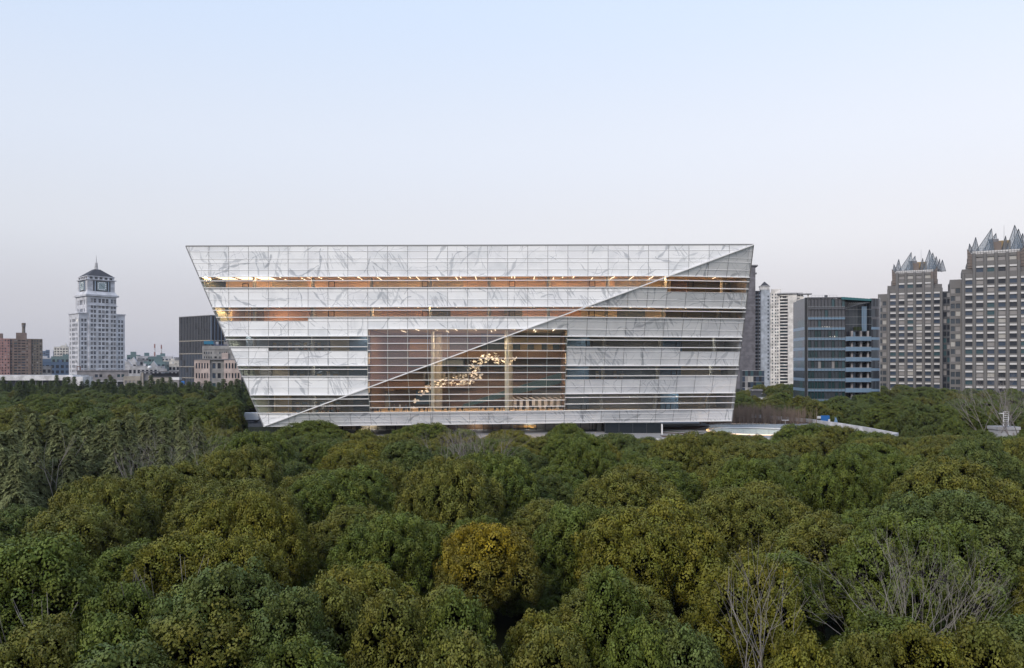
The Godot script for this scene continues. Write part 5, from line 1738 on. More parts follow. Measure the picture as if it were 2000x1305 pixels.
# ------------------------------------------------------------------ what stands inside the hall
func people_and_furniture() -> void:
	# the flock of white birds hanging in the hall
	var t := thing("bird_sculpture", "hanging flock of white paper like birds sweeping up through the glazed hall", "sculpture", Vector3(-8, 9.3, -191))
	var bm := mat("bird_white", Color(0.86, 0.84, 0.78), 0.6)
	var path := [[808, 797, 3.5, 20], [812, 783, 3.5, 16], [822, 769, 6, 24], [836, 759, 7, 26], [852, 751, 7, 26], [872, 748, 10, 38], [895, 745, 11, 46], [915, 741, 11, 46], [930, 735, 10, 40], [925, 722, 9, 34], [930, 710, 10, 36], [943, 702, 10, 36], [960, 698, 9, 34], [975, 704, 9, 32], [992, 706, 7, 24], [1006, 702, 4, 12]]
	var shapes := []
	for i in 4:
		var b := MB.new()
		var w := 0.30 + i * 0.05
		b.tri(Vector3(0, 0, -0.22), Vector3(-w, 0.12 + i * 0.04, 0.05), Vector3(0, 0.02, 0.24))
		b.tri(Vector3(0, 0, -0.22), Vector3(0, 0.02, 0.24), Vector3(w, 0.16, 0.0))
		b.tri(Vector3(-w, 0.12 + i * 0.04, 0.05), Vector3(-w * 0.4, 0.05, 0.16), Vector3(0, 0.02, 0.24))
		shapes.append(b.done())
	var made := 0
	for q in path:
		var n := int(q[3] * 0.64)
		for i in n:
			var d := 191.0 + R.randf_range(-2.0, 2.0)
			var a := R.randf() * TAU
			var k := sqrt(R.randf())
			var p := Vector3(gx(q[0] + cos(a) * k * q[2] * 1.4, d), maxf(gy(q[1] + sin(a) * k * q[2], d), 9.9), -d)
			var bs := Basis.from_euler(Vector3(R.randf_range(0.2, 1.3), R.randf() * TAU, R.randf_range(-0.7, 0.7))).scaled(Vector3.ONE * R.randf_range(0.8, 1.4))
			part(t, "bird", shapes[made % 4], bm, Transform3D(bs, p - t.position))
			made += 1
	# study desks along the glass
	var labels := ["leftmost dark study desk with chairs in the glazed hall", "second dark desk from the left in the glazed hall", "third dark desk from the left, under the first birds", "dark desk just left of the framed vent under the pale column", "fifth dark desk from the left, right of the pale column", "sixth dark desk from the left in the hall", "dark desk below the widest part of the stair", "dark desk left of the second column", "dark desk just right of the second framed vent", "dark desk below the first portals", "dark desk below the middle portals", "rightmost dark desk in the glazed hall"]
	var xs := [735, 765, 795, 826, 871, 900, 943, 973, 1016, 1045, 1074, 1098]
	var proto: Node3D
	for i in 12:
		var z := on_face(gx(xs[i], 189), 9.4).z - 2.2
		var p := Vector3(gx(xs[i], -z), 9.3, z)
		if i > 0:
			copy(proto, labels[i], p, R.randf_range(-0.2, 0.2))
			continue
		proto = thing("study_desk", labels[0], "desk", p, 0.0, "study desks along the hall glass")
		boxpart(proto, "desk_top", Vector3(-1.1, 0.70, -0.5), Vector3(1.1, 0.76, 0.5), M.dark_grey)
		for x in [-1.0, 0.95]:
			boxpart(proto, "leg", Vector3(x, 0, -0.4), Vector3(x + 0.06, 0.69, 0.4), M.black_metal)
		boxpart(proto, "monitor", Vector3(-0.7, 0.85, -0.06), Vector3(0.0, 1.25, 0.0), M.black_metal)
		boxpart(proto, "desk_lamp", Vector3(0.5, 0.77, -0.1), Vector3(0.58, 1.2, -0.02), M.dark_grey)
		for x in [-0.6, 0.5]:
			var c := part(proto, "chair_seat", bx(Vector3(0.5, 0.08, 0.5)), M.black_metal, at(Vector3(x, 0.45, 0.8)))
			part(c, "chair_back", bx(Vector3(0.5, 0.5, 0.06)), M.black_metal, at(Vector3(0, 0.33, 0.25)))
			part(c, "chair_foot", bx(Vector3(0.08, 0.4, 0.08)), M.black_metal, at(Vector3(0, -0.24, 0)))
	# bookshelves behind the long windows
	var sl := [["dark bookshelf behind the third floor's window band, left end", 545, 23.0], ["dark bookshelf second from the left in the upper shelf row", 575, 23.0], ["dark bookshelf third from the left in the upper shelf row", 605, 23.0], ["dark bookshelf nearest the wide pale panel in the upper shelf row", 632, 23.0], ["dark bookshelf, left one of the lower shelf row", 585, 16.4], ["dark bookshelf, middle one of the lower shelf row", 618, 16.4], ["dark bookshelf, right one of the lower shelf row", 650, 16.4], ["dark bookshelf behind the lowest window band, left of the fold", 590, 9.3], ["dark bookshelf behind the lowest window band, where the fold crosses", 625, 9.3], ["dark bookshelf behind the lowest window band, right of the fold", 655, 9.3], ["dark bookshelf right of the hall, left of two", 1175, 16.4], ["dark bookshelf right of the hall, right of two", 1210, 16.4]]
	var sh: Node3D
	for i in sl.size():
		var x := gx(sl[i][1], 184)
		var z := on_face(x, sl[i][2]).z - 4.5
		var p := Vector3(gx(sl[i][1], -z), sl[i][2], z)
		if i > 0:
			copy(sh, sl[i][0], p)
			continue
		sh = thing("bookshelf", sl[0][0], "bookshelf", p, 0.0, "bookshelves behind the window bands")
		for y in [0.0, 0.62, 1.24, 1.86, 2.48]:
			boxpart(sh, "shelf", Vector3(-1.5, y, -0.35), Vector3(1.5, y + 0.05, 0), M.dark_grey)
		for xx in [-1.5, 0.0, 1.45]:
			boxpart(sh, "upright", Vector3(xx, 0.051, -0.36), Vector3(xx + 0.05, 2.47, 0.01), M.dark_grey)
		for y in 4:
			for k in 2:
				var ln := R.randf_range(0.7, 1.3)
				boxpart(sh, "books", Vector3(-1.42 + k * 1.5, 0.06 + y * 0.62, -0.3), Vector3(-1.42 + k * 1.5 + ln, 0.5 + y * 0.62, -0.05), [M.wall_slate, M.wall_brown, M.window_blind, M.wall_olive][(y + k) % 4])
	var bench := thing("lobby_bench", "orange brown bench behind the ground floor glass", "bench", Vector3(gx(1025, 200.5), 4.0, -200.4))
	boxpart(bench, "seat", Vector3(-3.0, 0.4, -0.5), Vector3(3.0, 0.55, 0.3), M.wood_gold)
	boxpart(bench, "backrest", Vector3(-3.0, 0.551, -0.5), Vector3(3.0, 1.1, -0.4), M.wood_gold)
	for x in [-2.8, 0.0, 2.6]:
		boxpart(bench, "leg", Vector3(x, 0, -0.4), Vector3(x + 0.2, 0.399, 0.2), M.black_metal)
	# three people standing by the desks
	var pc := [["person in dark coat standing left among the hall desks", 770, "dark_grey", 0.3], ["person in pale shirt standing between two others in the hall", 781, "white_wall", -0.4], ["person in dark blue clothes standing nearest the birds' tail", 793, "wall_navy", 0.9]]
	for q in pc:
		var o := thing("person", q[0], "person", Vector3(gx(q[1], 188.5), 9.3, -188.5), q[3], "people standing in the hall")
		figure(o, M[q[2]])


func figure(o: Node3D, cloth: Material) -> void:
	# one continuous skin: surface nets over capsules joined with a smooth minimum
	var bones := [[Vector3(-0.09, 0.06, 0), Vector3(-0.10, 0.48, 0.02), 0.055, 0.062], [Vector3(-0.10, 0.48, 0.02), Vector3(-0.09, 0.90, 0), 0.062, 0.085], [Vector3(0.11, 0.06, 0.08), Vector3(0.11, 0.48, 0.06), 0.055, 0.062], [Vector3(0.11, 0.48, 0.06), Vector3(0.09, 0.90, 0), 0.062, 0.085],
		[Vector3(-0.09, 0.05, 0.0), Vector3(-0.11, 0.04, 0.15), 0.045, 0.035], [Vector3(0.11, 0.05, 0.08), Vector3(0.13, 0.04, 0.23), 0.045, 0.035],
		[Vector3(0, 0.95, 0), Vector3(0, 1.18, 0), 0.135, 0.125], [Vector3(0, 1.18, 0), Vector3(0, 1.36, -0.01), 0.13, 0.12], [Vector3(-0.14, 1.38, 0), Vector3(0.14, 1.38, 0), 0.075, 0.075], [Vector3(0, 1.40, 0), Vector3(0, 1.52, 0.01), 0.055, 0.05],
		[Vector3(-0.19, 1.37, 0), Vector3(-0.25, 1.10, 0.0), 0.055, 0.045], [Vector3(-0.25, 1.10, 0), Vector3(-0.24, 0.86, 0.09), 0.042, 0.033], [Vector3(0.19, 1.37, 0), Vector3(0.25, 1.10, -0.02), 0.055, 0.045], [Vector3(0.25, 1.10, -0.02), Vector3(0.20, 0.95, 0.16), 0.042, 0.033],
		[Vector3(-0.24, 0.86, 0.09), Vector3(-0.23, 0.77, 0.12), 0.035, 0.025], [Vector3(0.20, 0.95, 0.16), Vector3(0.17, 0.92, 0.24), 0.035, 0.025]]
	var key := "figure"
	if not cached.has(key):
		cached[key] = nets(bones, 0.035, Vector3(-0.38, -0.03, -0.25), Vector3(0.38, 1.62, 0.36))
		cached["head"] = nets([[Vector3(0, 1.58, 0.01), Vector3(0, 1.64, 0.0), 0.08, 0.09], [Vector3(0, 1.585, 0.09), Vector3(0, 1.57, 0.105), 0.018, 0.02], [Vector3(-0.085, 1.60, 0), Vector3(-0.09, 1.62, 0), 0.018, 0.018], [Vector3(0.085, 1.60, 0), Vector3(0.09, 1.62, 0), 0.018, 0.018]], 0.02, Vector3(-0.14, 1.46, -0.14), Vector3(0.14, 1.78, 0.16))
		cached["hair"] = nets([[Vector3(0, 1.67, -0.02), Vector3(0, 1.64, -0.04), 0.095, 0.09]], 0.02, Vector3(-0.14, 1.50, -0.18), Vector3(0.14, 1.80, 0.12))
	part(o, "body", cached[key], cloth)
	part(o, "head", cached["head"], mat("skin", Color(0.45, 0.28, 0.20), 0.6))
	part(o, "hair", cached["hair"], M.black_metal)


func nets(bones: Array, cell: float, lo: Vector3, hi: Vector3) -> ArrayMesh:
	var n := Vector3i(((hi - lo) / cell).ceil()) + Vector3i.ONE
	var f := PackedFloat32Array()
	f.resize(n.x * n.y * n.z)
	for z in n.z:
		for y in n.y:
			for x in n.x:
				var p := lo + Vector3(x, y, z) * cell
				var d := 9.0
				for q in bones:
					var a: Vector3 = q[0]
					var ab: Vector3 = q[1] - a
					var t := clampf((p - a).dot(ab) / ab.length_squared(), 0.0, 1.0)
					var e: float = p.distance_to(a + ab * t) - lerpf(q[2], q[3], t)
					var k := 0.035
					var g := clampf(0.5 + 0.5 * (d - e) / k, 0.0, 1.0)
					d = lerpf(d, e, g) - k * g * (1.0 - g)
				f[(z * n.y + y) * n.x + x] = d
	var id := {}
	var vs := PackedVector3Array()
	var step := [1, n.x, n.x * n.y]
	for z in n.z - 1:
		for y in n.y - 1:
			for x in n.x - 1:
				var o := (z * n.y + y) * n.x + x
				var sum := Vector3.ZERO
				var count := 0
				for ax in 3:
					var u: int = step[(ax + 1) % 3]
					var w: int = step[(ax + 2) % 3]
					for c in 4:
						var s: int = o + (u if c & 1 else 0) + (w if c & 2 else 0)
						var e: int = s + step[ax]
						if (f[s] < 0.0) != (f[e] < 0.0):
							var t := f[s] / (f[s] - f[e])
							var q := Vector3.ZERO
							q[(ax + 1) % 3] = 1.0 if c & 1 else 0.0
							q[(ax + 2) % 3] = 1.0 if c & 2 else 0.0
							q[ax] = t
							sum += q
							count += 1
				if count:
					id[o] = vs.size()
					vs.append(lo + (Vector3(x, y, z) + sum / count) * cell)
	var b := MB.new()
	for z in range(1, n.z - 1):
		for y in range(1, n.y - 1):
			for x in range(1, n.x - 1):
				var o := (z * n.y + y) * n.x + x
				for ax in 3:
					var e: int = o + step[ax]
					if (f[o] < 0.0) != (f[e] < 0.0):
						var u: int = step[(ax + 1) % 3]
						var w: int = step[(ax + 2) % 3]
						var r := [o, o - u, o - u - w, o - w]
						if r.all(func(i): return id.has(i)):
							var p := r.map(func(i): return vs[id[i]])
							if f[o] < 0.0:
								b.quad(p[0], p[3], p[2], p[1])
							else:
								b.quad(p[0], p[1], p[2], p[3])
	return b.done()


# ------------------------------------------------------------------ trees
var puffs := []        # leaf clumps: [vertices, colours by tone]
var crowns := []
var trunks := []
var leaf_mats := []


func make_puffs() -> void:
	for i in 6:
		var v := PackedVector3Array()
		var nn := PackedVector3Array()
		var base := []
		var n := 128
		for j in n:
			var a := R.randf() * TAU
			var y := R.randf_range(-0.55, 1.0)
			var r := sqrt(maxf(0.0, 1.0 - y * y))
			var dir := Vector3(cos(a) * r, y, sin(a) * r)
			var p := dir * R.randf_range(0.70, 1.06)
			var tang := dir.cross(Vector3(R.randf() - 0.5, R.randf() - 0.5, R.randf() - 0.5)).normalized()
			var axis := (tang * 0.9 + Vector3.DOWN * 0.4 + dir * R.randf_range(0.0, 0.6)).normalized()
			var sd := axis.cross(dir + Vector3(R.randf() - 0.5, R.randf() - 0.5, R.randf() - 0.5) * 0.9).normalized()
			var l := R.randf_range(0.24, 0.37)
			var w := l * 0.35
			var t0 := p - axis * l * 0.5
			var t1 := p + axis * l * 0.5
			var ln := axis.cross(sd)
			if ln.dot(dir) < 0.0:
				ln = -ln
				sd = -sd
			# clockwise from outside
			var q := [t0, p - sd * w, t1, t0, t1, p + sd * w]
			if -((q[1] - q[0]) as Vector3).cross(q[2] - q[0]).dot(dir) < 0.0:
				q = [t0, t1, p - sd * w, t0, p + sd * w, t1]
			for e in q:
				v.append(e)
				nn.append((dir * 0.80 + ln * 0.36).normalized())
			base.append(R.randf_range(0.80, 1.2))
		puffs.append([v, base, nn])


func puff_colors(base: Array, c: Color) -> PackedColorArray:
	var o := PackedColorArray()
	for s in base:
		var k := Color(c.r * s, c.g * s, c.b * s)
		for e in 6:
			o.append(k)
	return o


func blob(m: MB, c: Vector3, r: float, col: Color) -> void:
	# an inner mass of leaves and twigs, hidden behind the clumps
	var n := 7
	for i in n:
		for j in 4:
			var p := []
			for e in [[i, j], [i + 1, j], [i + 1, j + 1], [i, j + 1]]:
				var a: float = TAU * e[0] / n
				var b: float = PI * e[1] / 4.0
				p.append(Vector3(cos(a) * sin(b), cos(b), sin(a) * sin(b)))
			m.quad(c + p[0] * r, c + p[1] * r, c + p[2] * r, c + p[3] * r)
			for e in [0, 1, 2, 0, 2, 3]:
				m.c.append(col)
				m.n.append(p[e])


# a broad evergreen crown about 9 m high and 4 m in radius
func make_crown(seed_: int, golden := false, big := 1.0) -> ArrayMesh:
	R.seed = seed_
	var m := MB.new()
	var lobes := []
	var n := maxi(13, int((17 + R.randi() % 7) * big * big))
	var tall := R.randf_range(0.95, 1.2)
	var turn := R.randf() * TAU
	for i in n:
		var y := 1.0 - (i + 0.5) / n * 1.35
		var r := sqrt(maxf(0.0, 1.0 - y * y))
		var a := turn + i * 2.399963 + R.randf_range(-0.4, 0.4)
		var dir := Vector3(cos(a) * r, y, sin(a) * r)
		var k := R.randf_range(0.84, 1.12)
		lobes.append([Vector3(0, 5.0, 0) + dir * Vector3(2.75 * big + (big - 1.0) * 1.2, 2.6 * tall, 2.75 * big + (big - 1.0) * 1.2) * k, R.randf_range(0.95, 1.5), R.randf_range(0.84, 1.16), dir])
	lobes.append([Vector3(0, 5.0, 0), 2.2 * big, 0.9, Vector3.UP])
	var green := Color(0.152, 0.158, 0.032)
	for q in lobes:
		var c: Vector3 = q[0]
		var lr: float = q[1]
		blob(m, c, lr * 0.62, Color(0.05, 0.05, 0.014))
		var shade: float = q[2]
		var cnt := int(25 * lr * lr / 1.4)
		for j in cnt:
			var y := 1.0 - (j + R.randf()) / cnt * 1.8
			var r := sqrt(maxf(0.0, 1.0 - y * y))
			var a := j * 2.399963 + R.randf_range(-0.25, 0.25)
			var dir := Vector3(cos(a) * r, y, sin(a) * r)
			if dir.dot(q[3]) < -0.4:
				continue
			var p := c + dir * lr * R.randf_range(0.78, 1.12)
			var hid := false
			for o in lobes:
				if o[0] != c and p.distance_to(o[0]) < o[1] * 0.82:
					hid = true
					break
			if hid:
				continue
			var puff = puffs[R.randi() % puffs.size()]
			var s := R.randf_range(0.38, 0.62)
			var up := dir.lerp(Vector3.UP, 0.35).normalized()
			var side_ := up.cross(Vector3(R.randf() - 0.5, 0.2, R.randf() - 0.5)).normalized()
			var turned := Basis(side_, up, side_.cross(up))
			m.v.append_array(Transform3D(turned.scaled(Vector3.ONE * s), p) * (puff[0] as PackedVector3Array))
			m.n.append_array(Transform3D(turned, Vector3.ZERO) * (puff[2] as PackedVector3Array))
			var g := shade * R.randf_range(0.78, 1.22)
			var warm := R.randf_range(-0.08, 0.10)
			var col := Color(green.r * g * (1.0 + warm), green.g * g, green.b * g * (1.0 - warm))
			if golden:
				var f := clampf((p.y - 4.8) / 3.4 + R.randf_range(-0.35, 0.35), 0.0, 1.0) * (1.0 if p.x < 1.2 else 0.45)
				col = Color(0.145, 0.138, 0.028).lerp(Color(0.32, 0.240, 0.020), f)
				col = Color(col.r * g, col.g * g, col.b * g)
			m.c.append_array(puff_colors(puff[1], col))
	return m.done()


func make_trunk(seed_: int) -> ArrayMesh:
	R.seed = seed_
	var b := MB.new()
	var top := Vector3(R.randf_range(-0.3, 0.3), 2.6, R.randf_range(-0.3, 0.3))
	b.tube(Vector3(0, -0.1, 0), top, 0.30, 0.22, 8)
	for i in 6:
		var a := TAU * i / 6.0 + R.randf()
		var e := top + Vector3(cos(a) * R.randf_range(1.0, 2.1), R.randf_range(1.3, 3.4), sin(a) * R.randf_range(1.0, 2.1))
		b.tube(top, e, 0.14, 0.05, 6)
	return b.done()


# cedar: tiers of drooping sprays on a straight stem, 13 m high
func make_cedar(seed_: int, dense := 1.0) -> ArrayMesh:
	R.seed = seed_
	var m := MB.new()
	var tone := Color(0.150, 0.165, 0.076)
	var y := 1.6
	while y < 12.7:
		var f := (y - 1.6) / 11.1
		var reach := lerpf(4.9, 0.4, pow(f, 0.8)) * R.randf_range(0.78, 1.12)
		var nb := int(lerpf(10.0, 5.0, f) * dense)
		for i in nb:
			var a := TAU * i / nb + R.randf() * 0.9
			var l := reach * R.randf_range(0.65, 1.15)
			var dir := Vector3(cos(a), 0, sin(a))
			var sd := Vector3(-sin(a), 0, cos(a))
			var steps := int(5 + l * 4.5)
			var lit := R.randf_range(0.75, 1.25)
			for j in steps:
				var t := (j + R.randf()) / steps
				var p := Vector3(0, y, 0) + dir * l * t + Vector3.UP * (0.30 * sin(t * PI) * l * 0.5 - 0.46 * t * t * l)
				var wide := (0.10 + 0.5 * sin(PI * clampf(t * 0.9 + 0.08, 0.0, 1.0))) * minf(1.0, l * 0.5)
				for s in 5:
					var off := sd * R.randf_range(-1.0, 1.0) * wide
					var len_ := R.randf_range(0.40, 0.80)
					var ax := (dir * 0.7 + sd * R.randf_range(-0.9, 0.9) + Vector3.DOWN * R.randf_range(0.05, 0.7)).normalized()
					var cr := ax.cross(Vector3.UP + dir * R.randf_range(-0.5, 0.5)).normalized() * R.randf_range(0.08, 0.15)
					var q := p + off + Vector3.DOWN * absf(R.randf()) * 0.12
					var tri_ := [q - cr, q + ax * len_, q + cr]
					if -((tri_[1] - tri_[0]) as Vector3).cross(tri_[2] - tri_[0]).y < 0.0:
						tri_ = [q + cr, q + ax * len_, q - cr]
					for e in tri_:
						m.v.append(e)
						m.n.append((Vector3.UP * 0.75 + dir * 0.55 + sd * (off.dot(sd)) * 0.5).normalized())
					var k := lit * R.randf_range(0.7, 1.3)
					for e in 3:
						m.c.append(Color(tone.r * k, tone.g * k, tone.b * k * R.randf_range(0.95, 1.05)))
		y += lerpf(0.85, 0.46, f)
	return m.done()


func make_stem(h: float, r: float) -> ArrayMesh:
	var b := MB.new()
	b.tube(Vector3(0, -0.1, 0), Vector3(0, h, 0), r, 0.03, 7)
	return b.done()


func branch(b: MB, p: Vector3, dir: Vector3, l: float, r: float, depth: int) -> void:
	var q := p
	var d := dir
	for i in 3:
		var d2 := (d + Vector3(R.randf_range(-0.16, 0.16), R.randf_range(-0.03, 0.14), R.randf_range(-0.16, 0.16))).normalized()
		var e := q + d2 * l / 3.0
		b.tube(q, e, r * (1.0 - i * 0.2), r * (1.0 - (i + 1) * 0.2), 5 if r > 0.04 else 3)
		q = e
		d = d2
		if depth > 0 and i > 0:
			var sd := d.cross(Vector3(R.randf() - 0.5, R.randf() - 0.5, R.randf() - 0.5)).normalized()
			branch(b, q, (d + sd * R.randf_range(0.35, 0.75)).normalized(), l * R.randf_range(0.42, 0.7), r * 0.40, depth - 1)
	if depth > 0:
		for i in 2:
			var sd := d.cross(Vector3(R.randf() - 0.5, R.randf() - 0.5, R.randf() - 0.5)).normalized()
			branch(b, q, (d + sd * 0.4).normalized(), l * 0.6, r * 0.36, depth - 1)


func make_bare(seed_: int, stems: int, spread: float, h: float, depth: int, thick := 0.07) -> ArrayMesh:
	R.seed = seed_
	var b := MB.new()
	b.tube(Vector3(0, -0.1, 0), Vector3(0, 0.7, 0), 0.22, 0.18, 7)
	for i in stems:
		var a := TAU * i / stems + R.randf() * 0.6
		var d := Vector3(cos(a) * spread, 1.0, sin(a) * spread * 0.8).normalized()
		branch(b, Vector3(0, 0.6, 0), d, h * 0.56, thick, depth)
	return b.done()


func blocked(x: float, z: float, r: float) -> bool:
	if z < -168.0 + r and x > -64.0 - r and x < 93.0 + r and z > -252.0:
		return true                                    # library and plaza
	if z < -250.0 and z > -300.0 and x > -66.0 and x < 50.0:
		return true
	if x < -62.0 and x > -112.0 and z < -240.0 and z > -292.0 and absf(x + 0.334 * -z) < 6.0:
		return true                                    # the service yard with the truck
	if z < -150.0 and z > -300.0 and absf(x / -z + 0.322) < 0.012 + r / -z * 0.95:
		return true                                    # the lane to the yard
	if z < -113.0 and z > -124.0 and x > 33.0 and x < 50.0:
		return true                                    # the gap over the park road
	if z < -84.0 and z > -152.0 and x / -z < -0.385 and r > 1.0:
		return true                                    # the cedars' ground
	if z < -316.0 and x > 108.0 and x < 152.0:
		return true                                    # glass office
	if z < -322.0 and x > 96.0 and x < 122.0 and z > -340.0:
		return true
	if z < -395.0 and x > 225.0:
		return true
	if z < -486.0 and x > 190.0:
		return true
	if z < -428.0 and x > -185.0 and x < -140.0:
		return true
	if z < -490.0 and x < -140.0:
		return true
	if Vector2(x - gx(1965, 175.0), z + 175.0).length() < 4.0 + r:
		return true
	return false


func trees() -> void:
	make_puffs()
	for t in [Color(1.0, 1.0, 1.0), Color(0.80, 0.98, 0.92), Color(0.74, 0.92, 1.25), Color(1.12, 1.06, 0.78)]:
		var m := StandardMaterial3D.new()
		m.resource_name = "leaves"
		m.vertex_color_use_as_albedo = true
		m.albedo_color = Color(minf(t.r * 0.8, 1.0), minf(t.g * 0.8, 1.0), minf(t.b * 0.8, 1.0)).linear_to_srgb()
		m.roughness = 0.55
		m.metallic_specular = 0.28
		leaf_mats.append(m)
	for i in 9:
		crowns.append(make_crown(100 + i))
		trunks.append(make_trunk(200 + i))
	crowns.append(make_crown(333, true))
	for i in 3:
		crowns.append(make_crown(400 + i, false, 1.42))
	for i in 4:
		crowns.append(make_crown(500 + i, false, 0.68))
	R.seed = 5
	# crowns one can pick out in the photograph: column, row of the top, width in its pixels, tone, label
	var known := [
		[950, 1020, 215, 9, "golden yellow topped evergreen, the only yellow crown in the middle of the grove"],
		[1275, 984, 300, 3, "broad yellowish olive dome in the middle right of the grove"],
		[1785, 1022, 330, 1, "very broad green dome behind the bare trees at lower right"],
		[1455, 1100, 245, 3, "olive yellow crown behind the pale bare branches at lower centre right"],
		[1190, 1122, 150, 1, "small round green crown standing alone before a dark gap"],
		[1605, 1012, 215, 0, "olive crown just left of the very broad dome"],
		[770, 1000, 235, 1, "tall green crown left of the golden yellow one"],
		[1130, 990, 170, 1, "green crown between the golden tree and the yellowish dome"],
		[345, 1052, 215, 3, "yellowish crown above the thin bare twigs at left, its left half"],
		[465, 1058, 205, 3, "yellowish crown right of the thin bare twigs at left"],
		[430, 1108, 300, 2, "broad grey green crown below the yellowish pair at left"],
		[395, 1172, 235, 0, "olive crown in front of the broad grey green one at left"],
		[760, 1168, 170, 0, "round olive crown in the front row left of the middle"],
		[890, 1166, 165, 1, "green crown right of the round olive one in the front row"],
		[900, 1236, 190, 0, "lowest olive crown at the bottom edge left of the middle"],
		[570, 1165, 190, 2, "dull grey green crown in the front row under the left third"],
		[1075, 1216, 180, 0, "olive crown at the bottom edge right of the middle"],
		[1255, 1208, 150, 1, "tall lumpy crown in the front row, right of the middle"],
		[1335, 1212, 170, 2, "grey green crown in the front row left of the bare branches"],
		[1560, 1236, 165, 3, "yellow green crown at the bottom edge below the bare branches"],
		[1690, 1236, 160, 0, "olive crown at the bottom edge left of the large bare trees"],
		[1795, 1222, 190, 3, "bright yellow green crown at the foot of the large bare trees"],
		[1915, 1212, 180, 0, "olive crown at the bottom right corner"],
		[1420, 905, 150, 0, "round crown above the dark gap at the park road"],
		[1270, 905, 190, 1, "dark dome up the slope left of the dark gap"],
		[1470, 868, 190, 0, "olive dome just below the sunken court"],
		[1580, 832, 130, 1, "dark green crown hiding the plaza's front right edge"],
		[1640, 837, 105, 0, "olive crown before the parapet wall, right of the dark green one"],
		[1705, 843, 110, 1, "green crown before the far end of the parapet wall"],
		[1110, 830, 75, 1, "slim dark crown rising before the ground floor glass"],
		[610, 824, 130, 1, "dark green crown overlapping the library's lower left edge"],
		[830, 826, 120, 1, "green crown touching the belly left of the brown panels"],
		[945, 902, 150, 3, "olive yellow crown right of the bare grey tree"],
		[700, 868, 150, 3, "brownish olive crown below the library's left third"],
		[740, 905, 130, 0, "round olive crown left of the bare grey tree"],
		[75, 1228, 220, 0, "olive crown in the bottom left corner"],
		[215, 1205, 190, 1, "green crown second from the bottom left corner"],
		[150, 1000, 190, 0, "olive crown above the two thin leafless tops at left"]]
	var spots := []
	for q in known:
		var wide: float = q[2]
		var h := 9.0
		if wide > 280:
			h = 10.0
		if q[1] < 850:
			h = 7.8
		elif q[1] < 930:
			h = 8.4
		var d: float = (EYE - h) * F / (q[1] - HZ)
		spots.append({"x": gx(q[0], d), "z": -d, "r": wide * d / F / 2.0, "h": h, "tone": q[3], "label": q[4]})
	# bare trees and cedars take their ground first: column, row of the foot's visible base, distance
	var keep := []
	for q in [[1800, 42, 2.2], [1745, 42.5, 1.8], [1850, 41.5, 1.8], [1440, 39, 1.4], [1490, 39, 1.4], [895, 115, 3.2], [940, 118, 2.6], [895, 108, 2.6], [892, 101, 2.0], [950, 50, 2.6], [1275, 56, 2.0], [1190, 38.5, 1.2], [940, 111, 2.0], [270, 100, 3.0], [270, 94, 2.0], [365, 105, 2.6], [365, 99, 1.6], [110, 100, 1.8], [335, 44, 0.5]]:
		keep.append(Vector3(gx(q[0], q[1]), -q[1], q[2]))
	var cedars := [[352, 789, 13.2], [321, 812, 12.4], [286, 802, 13.0], [250, 806, 13.2], [200, 823, 12.4], [170, 809, 13.0], [118, 820, 13.0], [65, 802, 13.6], [101, 806, 13.2], [34, 880, 11.6], [5, 868, 12.0], [20, 835, 12.6], [148, 836, 12.0], [385, 812, 11.6], [228, 815, 12.6]]
	var cedar_at := []
	for q in cedars:
		var d: float = (EYE - q[2]) * F / (q[1] - HZ)
		cedar_at.append([Vector3(gx(q[0], d), 0, -d), q[2]])
		keep.append(Vector3(gx(q[0], d), -d, 2.6))
	# fill the rest of the grove
	var grid := {}
	var put := func(s: Dictionary) -> void:
		var k := Vector2i(int(floor(s.x / 8.0)), int(floor(s.z / 8.0)))
		if not grid.has(k):
			grid[k] = []
		grid[k].append(s)
	for s in spots:
		put.call(s)
	var all: Array = spots.duplicate()
	for pass_ in 4:
		for i in [5200, 9000, 14000, 9000][pass_]:
			var z: float
			if i % 3 == 0:
				z = -R.randf_range(24.0, 170.0)
			elif i % 3 == 1:
				z = -sqrt(R.randf()) * 500.0
			else:
				z = -R.randf_range(24.0, 300.0)
			if pass_ == 3:
				z = -R.randf_range(25.0, 112.0)
			var x := R.randf_range(-0.70, 0.70) * (-z) + R.randf_range(-5.0, 5.0)
			if z > -24.0:
				continue
			var r: float = [R.randf_range(4.4, 6.3), R.randf_range(3.0, 4.2), R.randf_range(2.0, 2.8), R.randf_range(1.3, 2.1)][pass_]
			if pass_ == 0 and z > -62.0:
				r *= 0.82
			if z > -44.0 and pass_ < 3:
				r = R.randf_range(1.9, 3.1)
			if blocked(x, z, r * 0.6):
				continue
			var bad := false
			for k in keep:
				if Vector2(x - k.x, z - k.y).length() < k.z + r * 0.75:
					bad = true
					break
			# leave a clear view in front of the large bare trees
			if bad:
				continue
			var g := Vector2i(int(floor(x / 8.0)), int(floor(z / 8.0)))
			for gi in range(-2, 3):
				for gj in range(-2, 3):
					for o in grid.get(g + Vector2i(gi, gj), []):
						if Vector2(x - o.x, z - o.z).length() < (r + o.r) * [1.08, 0.94, 0.84, 0.72][pass_]:
							bad = true
							break
					if bad:
						break
				if bad:
					break
			if bad:
				continue
			var low := (pass_ == 2 and z > -125.0) or pass_ == 3
			var h: float = [R.randf_range(9.2, 10.9), R.randf_range(6.6, 8.2), R.randf_range(4.8, 6.4), 2.4][pass_]
			if z > -44.0:
				h = R.randf_range(7.4, 9.2)
			if z < -140.0 and z > -172.0 and x > -62.0:
				h = minf(h, R.randf_range(5.2, 6.6) if x > 0.0 else R.randf_range(5.8, 7.4))
			elif z < -112.0 and z > -172.0 and x > -50.0:
				h = minf(h, R.randf_range(7.0, 8.4))
